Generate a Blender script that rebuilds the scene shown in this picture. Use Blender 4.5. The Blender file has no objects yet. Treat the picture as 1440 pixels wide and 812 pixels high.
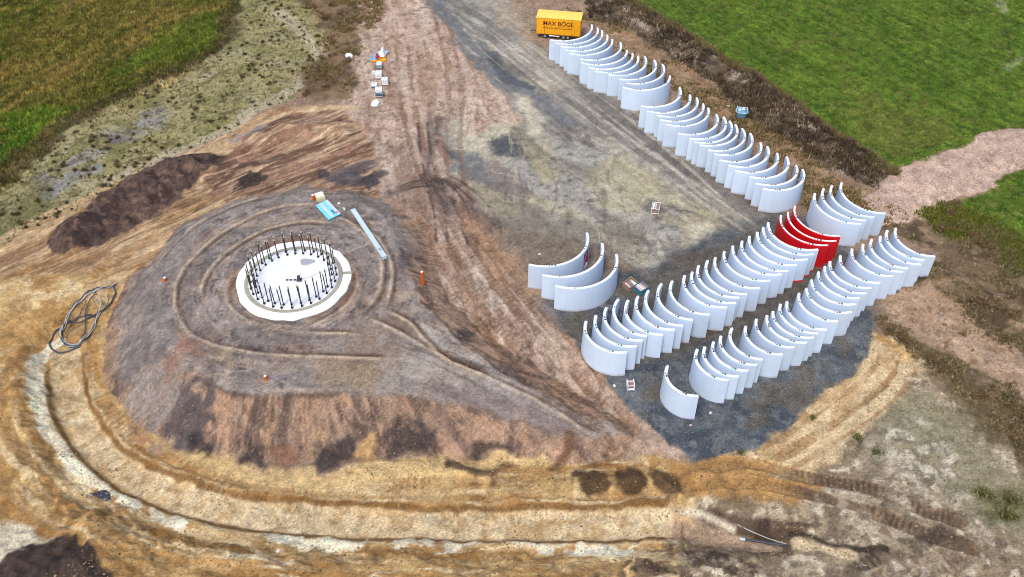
import bpy, bmesh, math, random
import numpy as np
from mathutils import Matrix, Vector

SC = bpy.context.scene
COL = SC.collection
RNG = np.random.default_rng(11)
random.seed(5)

# ------------------------------------------------------------------ camera, sky, sun
CAM_H = 79.507
F_PX = 1271.33                    # focal length in units of a 1440 px wide frame
PITCH = 0.758776
ROLL = 0.003275
cp, sp, cr, sr = math.cos(PITCH), math.sin(PITCH), math.cos(ROLL), math.sin(ROLL)
_r0, _d0, FWD = np.array([1, 0, 0.]), np.array([0, -sp, -cp]), np.array([0, cp, -sp])
RIGHT, DOWN = cr * _r0 + sr * _d0, -sr * _r0 + cr * _d0
cam_data = bpy.data.cameras.new('camera')
cam = bpy.data.objects.new('camera', cam_data)
COL.objects.link(cam)
cam_data.sensor_width = 36
cam_data.lens = F_PX / 1440 * 36
cam_data.clip_start = 1
cam_data.clip_end = 9000
m = Matrix.Identity(4)
for i in range(3):
    m[i][0], m[i][1], m[i][2] = RIGHT[i], -DOWN[i], -FWD[i]
m[2][3] = CAM_H
cam.matrix_world = m
SC.camera = cam

SUN_EL, SUN_AZ = math.radians(60), math.radians(203)      # azimuth clockwise from +Y
world = bpy.data.worlds.new('World')
SC.world = world
world.use_nodes = True
wn = world.node_tree
wn.nodes.clear()
sky = wn.nodes.new('ShaderNodeTexSky')
sky.sky_type = 'NISHITA'
sky.sun_disc = False
sky.sun_elevation = SUN_EL
sky.sun_rotation = SUN_AZ
sky.air_density = 1.0
sky.dust_density = 3.0
sky.ozone_density = 1.0
bg = wn.nodes.new('ShaderNodeBackground')
bg.inputs['Strength'].default_value = 0.15
wo = wn.nodes.new('ShaderNodeOutputWorld')
wn.links.new(sky.outputs[0], bg.inputs[0])
wn.links.new(bg.outputs[0], wo.inputs[0])
sd = bpy.data.lights.new('sun', 'SUN')
sd.energy = 1.5
sd.angle = math.radians(12)
sd.color = (1, 0.95, 0.88)
sun = bpy.data.objects.new('sun', sd)
COL.objects.link(sun)
_sdir = Vector((math.sin(SUN_AZ) * math.cos(SUN_EL), math.cos(SUN_AZ) * math.cos(SUN_EL), math.sin(SUN_EL)))
sun.rotation_euler = _sdir.to_track_quat('Z', 'Y').to_euler()
sun.location = (0, 0, 150)
SC.view_settings.view_transform = 'Standard'
SC.view_settings.look = 'None'
SC.view_settings.gamma = 1
SC.view_settings.exposure = 0.55
SC.cycles.filter_width = 1.0

# ------------------------------------------------------------------ helpers
def at(x, y, z=0.0):
    """the place at height z that the photograph shows at pixel x, y"""
    d = (x - 720) / F_PX * RIGHT + (y - 406) / F_PX * DOWN + FWD
    t = (z - CAM_H) / d[2]
    return np.array([0, 0, CAM_H]) + t * d

def lin(c):
    c = np.asarray(c, float) / 255
    return np.where(c <= 0.04045, c / 12.92, ((c + 0.055) / 1.055) ** 2.4)

KALB = np.array([0.72, 0.71, 0.66])
def alb(*c):
    return np.clip(lin(c) * KALB, 0.002, 0.85)

def setp(o, label=None, cat=None, group=None, kind=None):
    if label: o['label'] = label
    if cat: o['category'] = cat
    if group: o['group'] = group
    if kind: o['kind'] = kind
    return o

def empty(name, loc, rz=0.0, **k):
    o = bpy.data.objects.new(name, None)
    o.empty_display_size = 0.5
    COL.objects.link(o)
    o.location = loc
    o.rotation_euler = (0, 0, rz)
    return setp(o, **k)

def link(name, me, parent=None, loc=(0, 0, 0), rot=(0, 0, 0), **k):
    o = bpy.data.objects.new(name, me)
    COL.objects.link(o)
    o.parent = parent
    o.location = loc
    o.rotation_euler = rot
    return setp(o, **k)

class MB:
    """collects shapes into one mesh"""
    def __init__(self):
        self.v, self.f = [], []
    def add(self, v, f):
        n = len(self.v)
        self.v += [tuple(p) for p in v]
        self.f += [tuple(i + n for i in q) for q in f]
        return self
    def box(self, c, s, rz=0.0, taper=1.0):
        ca, sa = math.cos(rz), math.sin(rz)
        v = []
        for z in (-1, 1):
            k = taper if z < 0 else 1.0
            for x, y in ((-1, -1), (1, -1), (1, 1), (-1, 1)):
                px, py = x * s[0] / 2 * k, y * s[1] / 2 * k
                v.append((c[0] + px * ca - py * sa, c[1] + px * sa + py * ca, c[2] + z * s[2] / 2))
        return self.add(v, [(3, 2, 1, 0), (4, 5, 6, 7), (0, 1, 5, 4), (1, 2, 6, 5), (2, 3, 7, 6), (3, 0, 4, 7)])
    def bar(self, a, b, r, n=6, r2=None):
        a, b = Vector(a), Vector(b)
        d = (b - a).normalized()
        u = d.orthogonal().normalized()
        w = d.cross(u)
        r2 = r if r2 is None else r2
        v, f = [], []
        for k in range(n):
            t = 2 * math.pi * (k + .5) / n
            v.append(a + (u * math.cos(t) + w * math.sin(t)) * r)
        for k in range(n):
            t = 2 * math.pi * (k + .5) / n
            v.append(b + (u * math.cos(t) + w * math.sin(t)) * r2)
        for k in range(n):
            f.append((k, (k + 1) % n, n + (k + 1) % n, n + k))
        f += [tuple(range(n - 1, -1, -1)), tuple(range(n, 2 * n))]
        return self.add(v, f)
    def tube(self, pts, r, n=6):
        P = [Vector(p) for p in pts]
        v, f = [], []
        for i, p in enumerate(P):
            d = (P[min(i + 1, len(P) - 1)] - P[max(i - 1, 0)]).normalized()
            u = d.cross(Vector((0, 0, 1)))
            u = u.normalized() if u.length > 1e-4 else Vector((1, 0, 0))
            w = u.cross(d)
            for k in range(n):
                t = 2 * math.pi * k / n
                v.append(p + (u * math.cos(t) + w * math.sin(t)) * r)
            if i:
                o = (i - 1) * n
                for k in range(n):
                    f.append((o + k, o + (k + 1) % n, o + n + (k + 1) % n, o + n + k))
        f += [tuple(range(n - 1, -1, -1)), tuple(range(len(v) - n, len(v)))]
        return self.add(v, f)
    def mesh(self, name, mat, bevel=0.0, smooth=False):
        me = bpy.data.meshes.new(name)
        me.from_pydata(self.v, [], self.f)
        bm = bmesh.new()
        bm.from_mesh(me)
        if bevel:
            bmesh.ops.bevel(bm, geom=bm.edges[:], offset=bevel, segments=1, affect='EDGES', clamp_overlap=True)
        bmesh.ops.recalc_face_normals(bm, faces=bm.faces)
        bm.to_mesh(me)
        bm.free()
        me.materials.append(mat)
        if smooth:
            me.polygons.foreach_set('use_smooth', [True] * len(me.polygons))
        return me

# ------------------------------------------------------------------ materials
def material(name, col, rough=0.6, metal=0.0, var=0.12, scale=1.5, dirt=None, dirt_amt=0.0, bump=0.0, spec=0.5, weather=None):
    """a painted or raw surface with uneven tone, stains and a fine grain"""
    mt = bpy.data.materials.new(name)
    mt.use_nodes = True
    nt = mt.node_tree
    b = nt.nodes['Principled BSDF']
    b.inputs['Roughness'].default_value = rough
    b.inputs['Metallic'].default_value = metal
    b.inputs['Specular IOR Level'].default_value = spec
    tc = nt.nodes.new('ShaderNodeTexCoord')
    oi = nt.nodes.new('ShaderNodeObjectInfo')
    ad = nt.nodes.new('ShaderNodeVectorMath')
    ad.operation = 'MULTIPLY_ADD'
    nt.links.new(oi.outputs['Random'], ad.inputs[0])
    ad.inputs[1].default_value = (37, 19, 53)
    nt.links.new(tc.outputs['Object'], ad.inputs[2])
    n1 = nt.nodes.new('ShaderNodeTexNoise')
    n1.inputs['Scale'].default_value = scale
    n1.inputs['Detail'].default_value = 6
    n1.inputs['Roughness'].default_value = 0.65
    nt.links.new(ad.outputs[0], n1.inputs['Vector'])
    mr = nt.nodes.new('ShaderNodeMapRange')
    mr.inputs['From Min'].default_value = 0.3
    mr.inputs['From Max'].default_value = 0.7
    mr.inputs['To Min'].default_value = 1 - var
    mr.inputs['To Max'].default_value = 1 + var * .6
    nt.links.new(n1.outputs['Fac'], mr.inputs['Value'])
    mul = nt.nodes.new('ShaderNodeMix')
    mul.data_type = 'RGBA'
    mul.blend_type = 'MULTIPLY'
    mul.inputs[0].default_value = 1
    mul.inputs[6].default_value = (*col, 1)
    nt.links.new(mr.outputs[0], mul.inputs[7])
    out = mul.outputs[2]
    if dirt is not None:
        n2 = nt.nodes.new('ShaderNodeTexNoise')
        n2.inputs['Scale'].default_value = scale * 0.6
        n2.inputs['Detail'].default_value = 8
        n2.inputs['Roughness'].default_value = 0.75
        nt.links.new(ad.outputs[0], n2.inputs['Vector'])
        r2 = nt.nodes.new('ShaderNodeMapRange')
        r2.inputs['From Min'].default_value = 0.48
        r2.inputs['From Max'].default_value = 0.78
        r2.inputs['To Max'].default_value = dirt_amt
        nt.links.new(n2.outputs['Fac'], r2.inputs['Value'])
        mx = nt.nodes.new('ShaderNodeMix')
        mx.data_type = 'RGBA'
        nt.links.new(r2.outputs[0], mx.inputs[0])
        nt.links.new(out, mx.inputs[6])
        mx.inputs[7].default_value = (*dirt, 1)
        out = mx.outputs[2]
    if weather is not None:
        mp = nt.nodes.new('ShaderNodeMapping')
        mp.inputs['Scale'].default_value = (2.6, 2.6, .16)
        nt.links.new(ad.outputs[0], mp.inputs['Vector'])
        n5 = nt.nodes.new('ShaderNodeTexNoise')
        n5.inputs['Scale'].default_value = 1.0
        n5.inputs['Detail'].default_value = 6
        n5.inputs['Roughness'].default_value = 0.7
        nt.links.new(mp.outputs[0], n5.inputs['Vector'])
        r5 = nt.nodes.new('ShaderNodeMapRange')
        r5.inputs['From Min'].default_value = 0.46
        r5.inputs['From Max'].default_value = 0.72
        r5.inputs['To Max'].default_value = 0.12
        nt.links.new(n5.outputs['Fac'], r5.inputs['Value'])
        sx = nt.nodes.new('ShaderNodeSeparateXYZ')
        nt.links.new(tc.outputs['Object'], sx.inputs[0])
        n6 = nt.nodes.new('ShaderNodeMath')
        n6.operation = 'MULTIPLY_ADD'
        nt.links.new(n2.outputs['Fac'] if dirt is not None else n1.outputs['Fac'], n6.inputs[0])
        n6.inputs[1].default_value = 1.1
        n6.inputs[2].default_value = -0.25
        r6 = nt.nodes.new('ShaderNodeMath')
        r6.operation = 'SUBTRACT'
        nt.links.new(n6.outputs[0], r6.inputs[0])
        nt.links.new(sx.outputs[2], r6.inputs[1])
        r7 = nt.nodes.new('ShaderNodeMapRange')
        r7.inputs['From Min'].default_value = -0.05
        r7.inputs['From Max'].default_value = 0.35
        r7.inputs['To Max'].default_value = 0.6
        nt.links.new(r6.outputs[0], r7.inputs['Value'])
        for fac, cc in ((r5.outputs[0], weather), (r7.outputs[0], (0.27, 0.23, 0.19))):
            mx = nt.nodes.new('ShaderNodeMix')
            mx.data_type = 'RGBA'
            nt.links.new(fac, mx.inputs[0])
            nt.links.new(out, mx.inputs[6])
            mx.inputs[7].default_value = (*cc, 1)
            out = mx.outputs[2]
        r8 = nt.nodes.new('ShaderNodeMapRange')
        r8.inputs['To Min'].default_value = 0.90
        r8.inputs['To Max'].default_value = 1.07
        nt.links.new(oi.outputs['Random'], r8.inputs['Value'])
        mx = nt.nodes.new('ShaderNodeMix')
        mx.data_type = 'RGBA'
        mx.blend_type = 'MULTIPLY'
        mx.inputs[0].default_value = 1
        nt.links.new(out, mx.inputs[6])
        nt.links.new(r8.outputs[0], mx.inputs[7])
        out = mx.outputs[2]
    nt.links.new(out, b.inputs['Base Color'])
    if bump:
        bp = nt.nodes.new('ShaderNodeBump')
        bp.inputs['Strength'].default_value = bump
        bp.inputs['Distance'].default_value = 0.05
        n3 = nt.nodes.new('ShaderNodeTexNoise')
        n3.inputs['Scale'].default_value = scale * 6
        n3.inputs['Detail'].default_value = 5
        nt.links.new(ad.outputs[0], n3.inputs['Vector'])
        nt.links.new(n3.outputs['Fac'], bp.inputs['Height'])
        nt.links.new(bp.outputs[0], b.inputs['Normal'])
    return mt

def ground_material(name, grain, bump, rough=0.95, lo=0.66, hi=1.34, dist=0.10, micro=(.72, 1.3)):
    """soil: colour comes with the mesh, grain, pebbles and clods from noise in metres"""
    mt = bpy.data.materials.new(name)
    mt.use_nodes = True
    nt = mt.node_tree
    b = nt.nodes['Principled BSDF']
    b.inputs['Roughness'].default_value = rough
    b.inputs['Specular IOR Level'].default_value = 0.25
    at_ = nt.nodes.new('ShaderNodeAttribute')
    at_.attribute_name = 'Col'
    ge = nt.nodes.new('ShaderNodeNewGeometry')
    n1 = nt.nodes.new('ShaderNodeTexNoise')
    n1.inputs['Scale'].default_value = grain
    n1.inputs['Detail'].default_value = 7
    n1.inputs['Roughness'].default_value = 0.72
    nt.links.new(ge.outputs['Position'], n1.inputs['Vector'])
    mr = nt.nodes.new('ShaderNodeMapRange')
    mr.inputs['From Min'].default_value = 0.3
    mr.inputs['From Max'].default_value = 0.7
    mr.inputs['To Min'].default_value = lo
    mr.inputs['To Max'].default_value = hi
    nt.links.new(n1.outputs['Fac'], mr.inputs['Value'])
    n4 = nt.nodes.new('ShaderNodeTexNoise')
    n4.inputs['Scale'].default_value = grain * 4.5
    n4.inputs['Detail'].default_value = 4
    n4.inputs['Roughness'].default_value = 0.8
    nt.links.new(ge.outputs['Position'], n4.inputs['Vector'])
    m4 = nt.nodes.new('ShaderNodeMapRange')
    m4.inputs['From Min'].default_value = 0.36
    m4.inputs['From Max'].default_value = 0.64
    m4.inputs['To Min'].default_value = micro[0]
    m4.inputs['To Max'].default_value = micro[1]
    nt.links.new(n4.outputs['Fac'], m4.inputs['Value'])
    vo = nt.nodes.new('ShaderNodeTexVoronoi')
    vo.inputs['Scale'].default_value = grain * 2.2
    nt.links.new(ge.outputs['Position'], vo.inputs['Vector'])
    m2 = nt.nodes.new('ShaderNodeMapRange')
    m2.inputs['From Min'].default_value = 0.0
    m2.inputs['From Max'].default_value = 0.7
    m2.inputs['To Min'].default_value = 1.12
    m2.inputs['To Max'].default_value = 0.86
    nt.links.new(vo.outputs['Distance'], m2.inputs['Value'])
    mm = nt.nodes.new('ShaderNodeMath')
    mm.operation = 'MULTIPLY'
    nt.links.new(mr.outputs[0], mm.inputs[0])
    nt.links.new(m2.outputs[0], mm.inputs[1])
    m5 = nt.nodes.new('ShaderNodeMath')
    m5.operation = 'MULTIPLY'
    nt.links.new(mm.outputs[0], m5.inputs[0])
    nt.links.new(m4.outputs[0], m5.inputs[1])
    mm = m5
    mul = nt.nodes.new('ShaderNodeMix')
    mul.data_type = 'RGBA'
    mul.blend_type = 'MULTIPLY'
    mul.inputs[0].default_value = 1
    nt.links.new(at_.outputs['Color'], mul.inputs[6])
    nt.links.new(mm.outputs[0], mul.inputs[7])
    nt.links.new(mul.outputs[2], b.inputs['Base Color'])
    bp = nt.nodes.new('ShaderNodeBump')
    bp.inputs['Strength'].default_value = bump
    bp.inputs['Distance'].default_value = dist
    nt.links.new(mm.outputs[0], bp.inputs['Height'])
    nt.links.new(bp.outputs[0], b.inputs['Normal'])
    return mt

def leaf_material(name):
    mt = bpy.data.materials.new(name)
    mt.use_nodes = True
    nt = mt.node_tree
    b = nt.nodes['Principled BSDF']
    b.inputs['Roughness'].default_value = 0.8
    b.inputs['Specular IOR Level'].default_value = 0.2
    a = nt.nodes.new('ShaderNodeAttribute')
    a.attribute_name = 'Col'
    ge = nt.nodes.new('ShaderNodeNewGeometry')
    n = nt.nodes.new('ShaderNodeTexNoise')
    n.inputs['Scale'].default_value = 3.0
    nt.links.new(ge.outputs['Position'], n.inputs['Vector'])
    mr = nt.nodes.new('ShaderNodeMapRange')
    mr.inputs['To Min'].default_value = 0.7
    mr.inputs['To Max'].default_value = 1.3
    nt.links.new(n.outputs['Fac'], mr.inputs['Value'])
    mul = nt.nodes.new('ShaderNodeMix')
    mul.data_type = 'RGBA'
    mul.blend_type = 'MULTIPLY'
    mul.inputs[0].default_value = 1
    nt.links.new(a.outputs['Color'], mul.inputs[6])
    nt.links.new(mr.outputs[0], mul.inputs[7])
    nt.links.new(mul.outputs[2], b.inputs['Base Color'])
    return mt

M = dict(
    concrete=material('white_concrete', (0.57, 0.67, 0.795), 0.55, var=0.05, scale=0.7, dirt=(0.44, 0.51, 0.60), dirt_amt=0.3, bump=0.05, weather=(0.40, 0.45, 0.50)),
    rim=material('lit_top_and_white_edge', (0.83, 0.83, 0.83), 0.6, var=0.05, scale=1.2, dirt=(0.66, 0.66, 0.66), dirt_amt=0.25),  # light on pale segment tops put into the colour; white edge on red ones
    red=material('red_paint', (0.60, 0.004, 0.008), 0.45, var=0.12, scale=0.8, dirt=(0.35, 0.03, 0.03), dirt_amt=0.4, weather=(0.30, 0.02, 0.025)),
    socket=material('dark_socket', (0.10, 0.10, 0.11), 0.6),
    grey=material('grey_cover', (0.42, 0.42, 0.43), 0.6),
    green=material('green_plug', (0.02, 0.22, 0.16), 0.5),
    yellow=material('yellow_paint', (0.87, 0.39, 0.006), 0.45, var=0.08, scale=0.8, dirt=(0.6, 0.22, 0.01), dirt_amt=0.35),
    yellow_roof=material('pale_yellow_roof', (0.85, 0.58, 0.10), 0.5, var=0.08, scale=1.0, dirt=(0.6, 0.5, 0.25), dirt_amt=0.4),
    letter=material('maroon_lettering', (0.14, 0.006, 0.012), 0.5),
    seam=material('seam', (0.28, 0.09, 0.004), 0.6),
    rubber=material('rubber', (0.02, 0.02, 0.022), 0.8),
    steel=material('galvanised_steel', (0.45, 0.47, 0.5), 0.4, metal=0.6, var=0.15, scale=3),
    darksteel=material('dark_steel', (0.05, 0.05, 0.055), 0.5, metal=0.3, var=0.2),
    rod=material('rod_steel', (0.022, 0.022, 0.028), 0.5, metal=0.2),
    cap=material('rod_cap', (0.5, 0.44, 0.3), 0.6),
    slab=material('white_floor', (0.73, 0.75, 0.78), 0.6, var=0.1, scale=0.5, dirt=(0.46, 0.49, 0.55), dirt_amt=0.5, bump=0.05),
    collar=material('white_collar', (0.84, 0.84, 0.83), 0.75, var=0.06, scale=0.7, dirt=(0.66, 0.62, 0.56), dirt_amt=0.35, bump=0.2),
    ring=material('grey_ring', (0.34, 0.32, 0.25), 0.8, var=0.18, scale=1.2, dirt=(0.2, 0.18, 0.14), dirt_amt=0.5, bump=0.2),
    damp=material('damp_floor', (0.34, 0.35, 0.37), 0.4, var=0.1, scale=1.5),
    plastic=material('white_plastic', (0.74, 0.75, 0.77), 0.5, var=0.08, scale=2, dirt=(0.5, 0.48, 0.45), dirt_amt=0.4),
    navy=material('dark_blue_side', (0.03, 0.08, 0.16), 0.5),
    blue=material('pale_blue_steel', (0.14, 0.36, 0.50), 0.5, var=0.18, scale=2, dirt=(0.25, 0.28, 0.28), dirt_amt=0.5),
    teal=material('teal_steel', (0.04, 0.17, 0.24), 0.5, var=0.2, scale=2, dirt=(0.1, 0.12, 0.13), dirt_amt=0.5),
    turquoise=material('turquoise_panel', (0.16, 0.58, 0.68), 0.5, var=0.1, scale=1.5, dirt=(0.4, 0.55, 0.58), dirt_amt=0.5),
    beam=material('pale_blue_beam', (0.48, 0.59, 0.65), 0.5, var=0.08, scale=1.5, dirt=(0.4, 0.42, 0.42), dirt_amt=0.5),
    orange=material('orange_pipe', (0.62, 0.10, 0.008), 0.5, var=0.1, scale=2),
    cream=material('cream_board', (0.68, 0.62, 0.38), 0.7, var=0.15, scale=3),
    wood=material('weathered_wood', (0.30, 0.19, 0.15), 0.85, var=0.3, scale=4, dirt=(0.12, 0.07, 0.06), dirt_amt=0.5),
    pinkwood=material('pale_pink_board', (0.58, 0.42, 0.42), 0.8, var=0.2, scale=4),
    webbing=material('webbing', (0.45, 0.36, 0.2), 0.8),
    tarp=material('blue_tarp', (0.20, 0.36, 0.55), 0.5, var=0.2, scale=2),
    paletarp=material('pale_tarp', (0.66, 0.74, 0.84), 0.5, var=0.12, scale=2),
    crimson=material('crimson_cloth', (0.45, 0.02, 0.09), 0.7),
    hose=material('dark_hose', (0.05, 0.058, 0.075), 0.55),
    palehose=material('grey_hose', (0.42, 0.43, 0.42), 0.6),
    brownhose=material('brown_cable', (0.12, 0.07, 0.045), 0.7),
    sheet=material('dark_sheet', (0.035, 0.04, 0.055), 0.35, var=0.4, scale=2),
    bark=material('dry_stem', (0.07, 0.05, 0.035), 0.9),
    leaf=leaf_material('leaf'),
)

# ------------------------------------------------------------------ noise on arrays
_perm = RNG.random((64, 256, 256)).astype(np.float32)
def vnoise(x, y, seed):
    t = _perm[seed % 64]
    xi, yi = np.floor(x), np.floor(y)
    fx, fy = (x - xi).astype(np.float32), (y - yi).astype(np.float32)
    fx, fy = fx * fx * (3 - 2 * fx), fy * fy * (3 - 2 * fy)
    xi, yi = xi.astype(np.int64) & 255, yi.astype(np.int64) & 255
    x1, y1 = (xi + 1) & 255, (yi + 1) & 255
    a = t[xi, yi] * (1 - fx) + t[x1, yi] * fx
    b = t[xi, y1] * (1 - fx) + t[x1, y1] * fx
    return a * (1 - fy) + b * fy
def fbm(x, y, size, octv=4, seed=0, gain=0.55):
    """noise in about -1..1 whose largest lumps are `size` metres"""
    s, a, tot = 0, 1.0, 0.0
    f = 1.0 / size
    for o in range(octv):
        ca, sa = math.cos(0.6 * o + .3), math.sin(0.6 * o + .3)
        s = s + a * (vnoise((x * ca - y * sa) * f + 17.3 * o, (x * sa + y * ca) * f + 9.1 * o, seed + o) - 0.5)
        tot += a
        a *= gain
        f *= 2.03
    return np.clip(s / tot * 3.4, -1.3, 1.3)
def streak(x, y, ang, size, stretch, octv=4, seed=0):
    ca, sa = math.cos(ang), math.sin(ang)
    return fbm((x * ca + y * sa) / stretch, -x * sa + y * ca, size, octv, seed)
def sstep(a, b, x):
    t = np.clip((x - a) / (b - a), 0, 1)
    return t * t * (3 - 2 * t)

# ------------------------------------------------------------------ terrain grid
def axis(fine, coarse_lo, coarse_hi):
    lo, hi = [fine[0]], [fine[-1]]
    st = 0.5
    while lo[-1] > coarse_lo:
        lo.append(lo[-1] - st); st *= 1.35
    st = 0.5
    while hi[-1] < coarse_hi:
        hi.append(hi[-1] + st); st *= 1.35
    return np.concatenate([lo[:0:-1], fine, hi[1:]])
_yf = [39.0]
while _yf[-1] < 172:
    _yf.append(_yf[-1] + 0.125 + 0.135 * (_yf[-1] - 39) / 133)
XS = axis(np.arange(-100, 100.1, 0.165), -3000, 3000)
YS = axis(np.array(_yf), -1500, 5200)
X, Y = np.meshgrid(XS, YS)
NY, NX = X.shape
W1x, W1y = fbm(X, Y, 6, 5, 3) + .45 * fbm(X, Y, 1.3, 3, 55), fbm(X, Y, 6, 5, 13) + .45 * fbm(X, Y, 1.3, 3, 58)
FINE = fbm(X, Y, 1.2, 3, 21)
MED = fbm(X, Y, 4.5, 4, 31)
BIG = fbm(X, Y, 18, 4, 41)

def world_pts(px, z=0.0):
    out = []
    for p in px:
        zz = p[2] if len(p) > 2 else z
        if zz is None:
            zz = 0.0
        q = at(p[0], p[1], zz)
        if z is None and len(p) < 3:
            for _ in range(9):
                zz = 0.5 * zz + 0.5 * height(q[0], q[1])
                q = at(p[0], p[1], zz)
        out.append((q[0], q[1]))
    return np.array(out)

def window(pts, pad):
    x0, y0 = pts.min(0) - pad
    x1, y1 = pts.max(0) + pad
    a, b = np.searchsorted(XS, [x0, x1])
    c, d = np.searchsorted(YS, [y0, y1])
    return slice(max(c - 1, 0), d + 1), slice(max(a - 1, 0), b + 1)

def seg_dist(px, py, a, b):
    d = b - a
    L = max(d @ d, 1e-9)
    t = np.clip(((px - a[0]) * d[0] + (py - a[1]) * d[1]) / L, 0, 1)
    return np.hypot(px - a[0] - t * d[0], py - a[1] - t * d[1]), t, math.sqrt(L)

def poly_sd(pts, warp, pad):
    """signed distance (inside positive) to a polygon, with a ragged edge"""
    sl = window(pts, pad)
    px, py = X[sl] + warp * W1x[sl], Y[sl] + warp * W1y[sl]
    best = np.full(px.shape, 1e9)
    ins = np.zeros(px.shape, bool)
    n = len(pts)
    for i in range(n):
        a, b = pts[i], pts[(i + 1) % n]
        best = np.minimum(best, seg_dist(px, py, a, b)[0])
        c = (a[1] > py) != (b[1] > py)
        if a[1] != b[1]:
            ins ^= c & (px < (b[0] - a[0]) * (py - a[1]) / (b[1] - a[1]) + a[0])
    return sl, np.where(ins, best, -best)

def area(px, soft=1.0, warp=0.8, z=None):
    pts = world_pts(px, z)
    sl, d = poly_sd(pts, warp, soft + warp * 2.4 + 0.5)
    soft = soft * .5
    return sl, sstep(-soft, soft, d)

def smooth_line(pts, n=6):
    p = np.vstack([2 * pts[0] - pts[1], pts, 2 * pts[-1] - pts[-2]])
    out = []
    for i in range(1, len(p) - 2):
        for k in range(n):
            t = k / n
            out.append(0.5 * (2 * p[i] + (p[i + 1] - p[i - 1]) * t + (2 * p[i - 1] - 5 * p[i] + 4 * p[i + 1] - p[i + 2]) * t ** 2
                              + (3 * p[i] - p[i - 1] - 3 * p[i + 1] + p[i + 2]) * t ** 3))
    out.append(p[-2])
    return np.array(out)

def line_field(px, pad, warp=0.0, z=None, raw=False):
    """distance, distance along, and signed side of a smooth polyline"""
    pts = px if raw else world_pts(px, z)
    pts = smooth_line(pts)
    sl = window(pts, pad + warp * 2.4)
    qx, qy = X[sl] + warp * W1x[sl], Y[sl] + warp * W1y[sl]
    best = np.full(qx.shape, 1e9)
    along = np.zeros(qx.shape)
    side = np.ones(qx.shape)
    s0 = 0.0
    for i in range(len(pts) - 1):
        d, t, L = seg_dist(qx, qy, pts[i], pts[i + 1])
        k = d < best
        best = np.where(k, d, best)
        along = np.where(k, s0 + t * L, along)
        e = pts[i + 1] - pts[i]
        side = np.where(k, np.sign(e[0] * (qy - pts[i][1]) - e[1] * (qx - pts[i][0])), side)
        s0 += L
    return sl, best, along, side, s0

def stroke(px, width, soft=0.4, warp=0.3, z=None):
    sl, d, *_ = line_field(px, width / 2 + soft + 0.3, warp, z)
    return sl, sstep(width / 2 + soft * .6, width / 2 - soft * .5, d)

# ---- heights
H = 0.10 * BIG + 0.05 * MED + 0.02 * FINE
def height(x, y):
    i = int(np.clip(np.searchsorted(XS, x), 1, NX - 1))
    j = int(np.clip(np.searchsorted(YS, y), 1, NY - 1))
    fx = (x - XS[i - 1]) / (XS[i] - XS[i - 1])
    fy = (y - YS[j - 1]) / (YS[j] - YS[j - 1])
    fx, fy = min(max(fx, 0), 1), min(max(fy, 0), 1)
    return float((H[j - 1, i - 1] * (1 - fx) + H[j - 1, i] * fx) * (1 - fy) + (H[j, i - 1] * (1 - fx) + H[j, i] * fx) * fy)

def raise_(m, dz):
    sl, w = m
    H[sl] += w * dz
def flatten(m, z, keep=0.25):
    sl, w = m
    H[sl] = H[sl] * (1 - w) + (z + keep * (H[sl] - z)) * w

# pits, banks and heaps (heights in metres)
BASIN = [(55, 470), (45, 560), (60, 640), (110, 705), (200, 748), (330, 772), (480, 785), (700, 792), (960, 778),
         (1110, 772), (1120, 742), (960, 720), (965, 668), (900, 650), (880, 560), (600, 420), (400, 350), (200, 380), (120, 430)]
raise_(area(BASIN, 4.4, 1.2, z=-0.6), -1.5)
raise_(area([(-120, 520), (40, 500), (60, 640), (110, 715), (220, 760), (420, 800), (300, 900), (-200, 950)], 6.0, 1.5, z=0.5), 0.9)
TRENCH = [(92, 500), (95, 540), (105, 583), (134, 628), (181, 669), (226, 691), (293, 713), (368, 727), (479, 736), (600, 739), (800, 740), (952, 740)]
sl, d, al, sd_, L_ = line_field(TRENCH, 5, 0.15, z=-1.9)
ramp_end = sstep(0, 7, al)
H[sl] -= 0.6 * ramp_end * sstep(2.3, 1.2, d)
H[sl] += 0.35 * sstep(0.7, 0.0, np.abs(d - 2.5)) * (0.6 + 0.6 * MED[sl])
sl, d, al, sd_, L_ = line_field(TRENCH, 15, 0.15, z=-1.9)
H[sl] += sstep(14, 8, d) * sstep(2.2, 3.2, d) * .16 * fbm(al / 8, d * sd_, 2.0, 4, 38)
# narrow cable cut east of the trench
sl, d, al, sd_, L_ = line_field([(940, 736), (1000, 745), (1060, 757), (1110, 767), (1180, 769), (1240, 772)], 3, 0.3, z=-1.0)
H[sl] -= .75 * sstep(2.0, .6, d) * sstep(L_, L_ * .4, al) * sstep(0, 3, al)
# mound with its ramp
C0 = np.array([-27.2, 82.7])
TOPZ = 2.9
R0, R1 = at(560, 470, 2.5)[:2], at(872, 612, 0.0)[:2]
TOP_PX = [(203, 485, 2.1), (200, 430, 2.1), (222, 370, 2.2), (275, 312, 2.3), (340, 283, 2.3), (420, 268, 2.3), (490, 272, 2.3), (540, 305, 2.2), (562, 350, 2.2),
          (590, 425, 2.2), (655, 490, 1.6), (735, 540, 0.9), (850, 596, 0.2), (874, 612, 0.0), (850, 616, 0.1), (770, 600, 0.6), (690, 580, 1.1), (610, 562, 1.6), (520, 553, 2.0), (400, 556, 2.1),
          (310, 548, 2.1), (250, 522, 2.1)]
sl, d = poly_sd(world_pts(TOP_PX), 0.5, 12)
px_, py_ = X[sl], Y[sl]
rr = np.hypot(px_ - C0[0], py_ - C0[1])
tz = ((px_ - R0[0]) * (R1 - R0)[0] + (py_ - R0[1]) * (R1 - R0)[1]) / ((R1 - R0) @ (R1 - R0))
ztop = TOPZ - 0.055 * np.clip(rr - 8.5, 0, 30)
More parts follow.
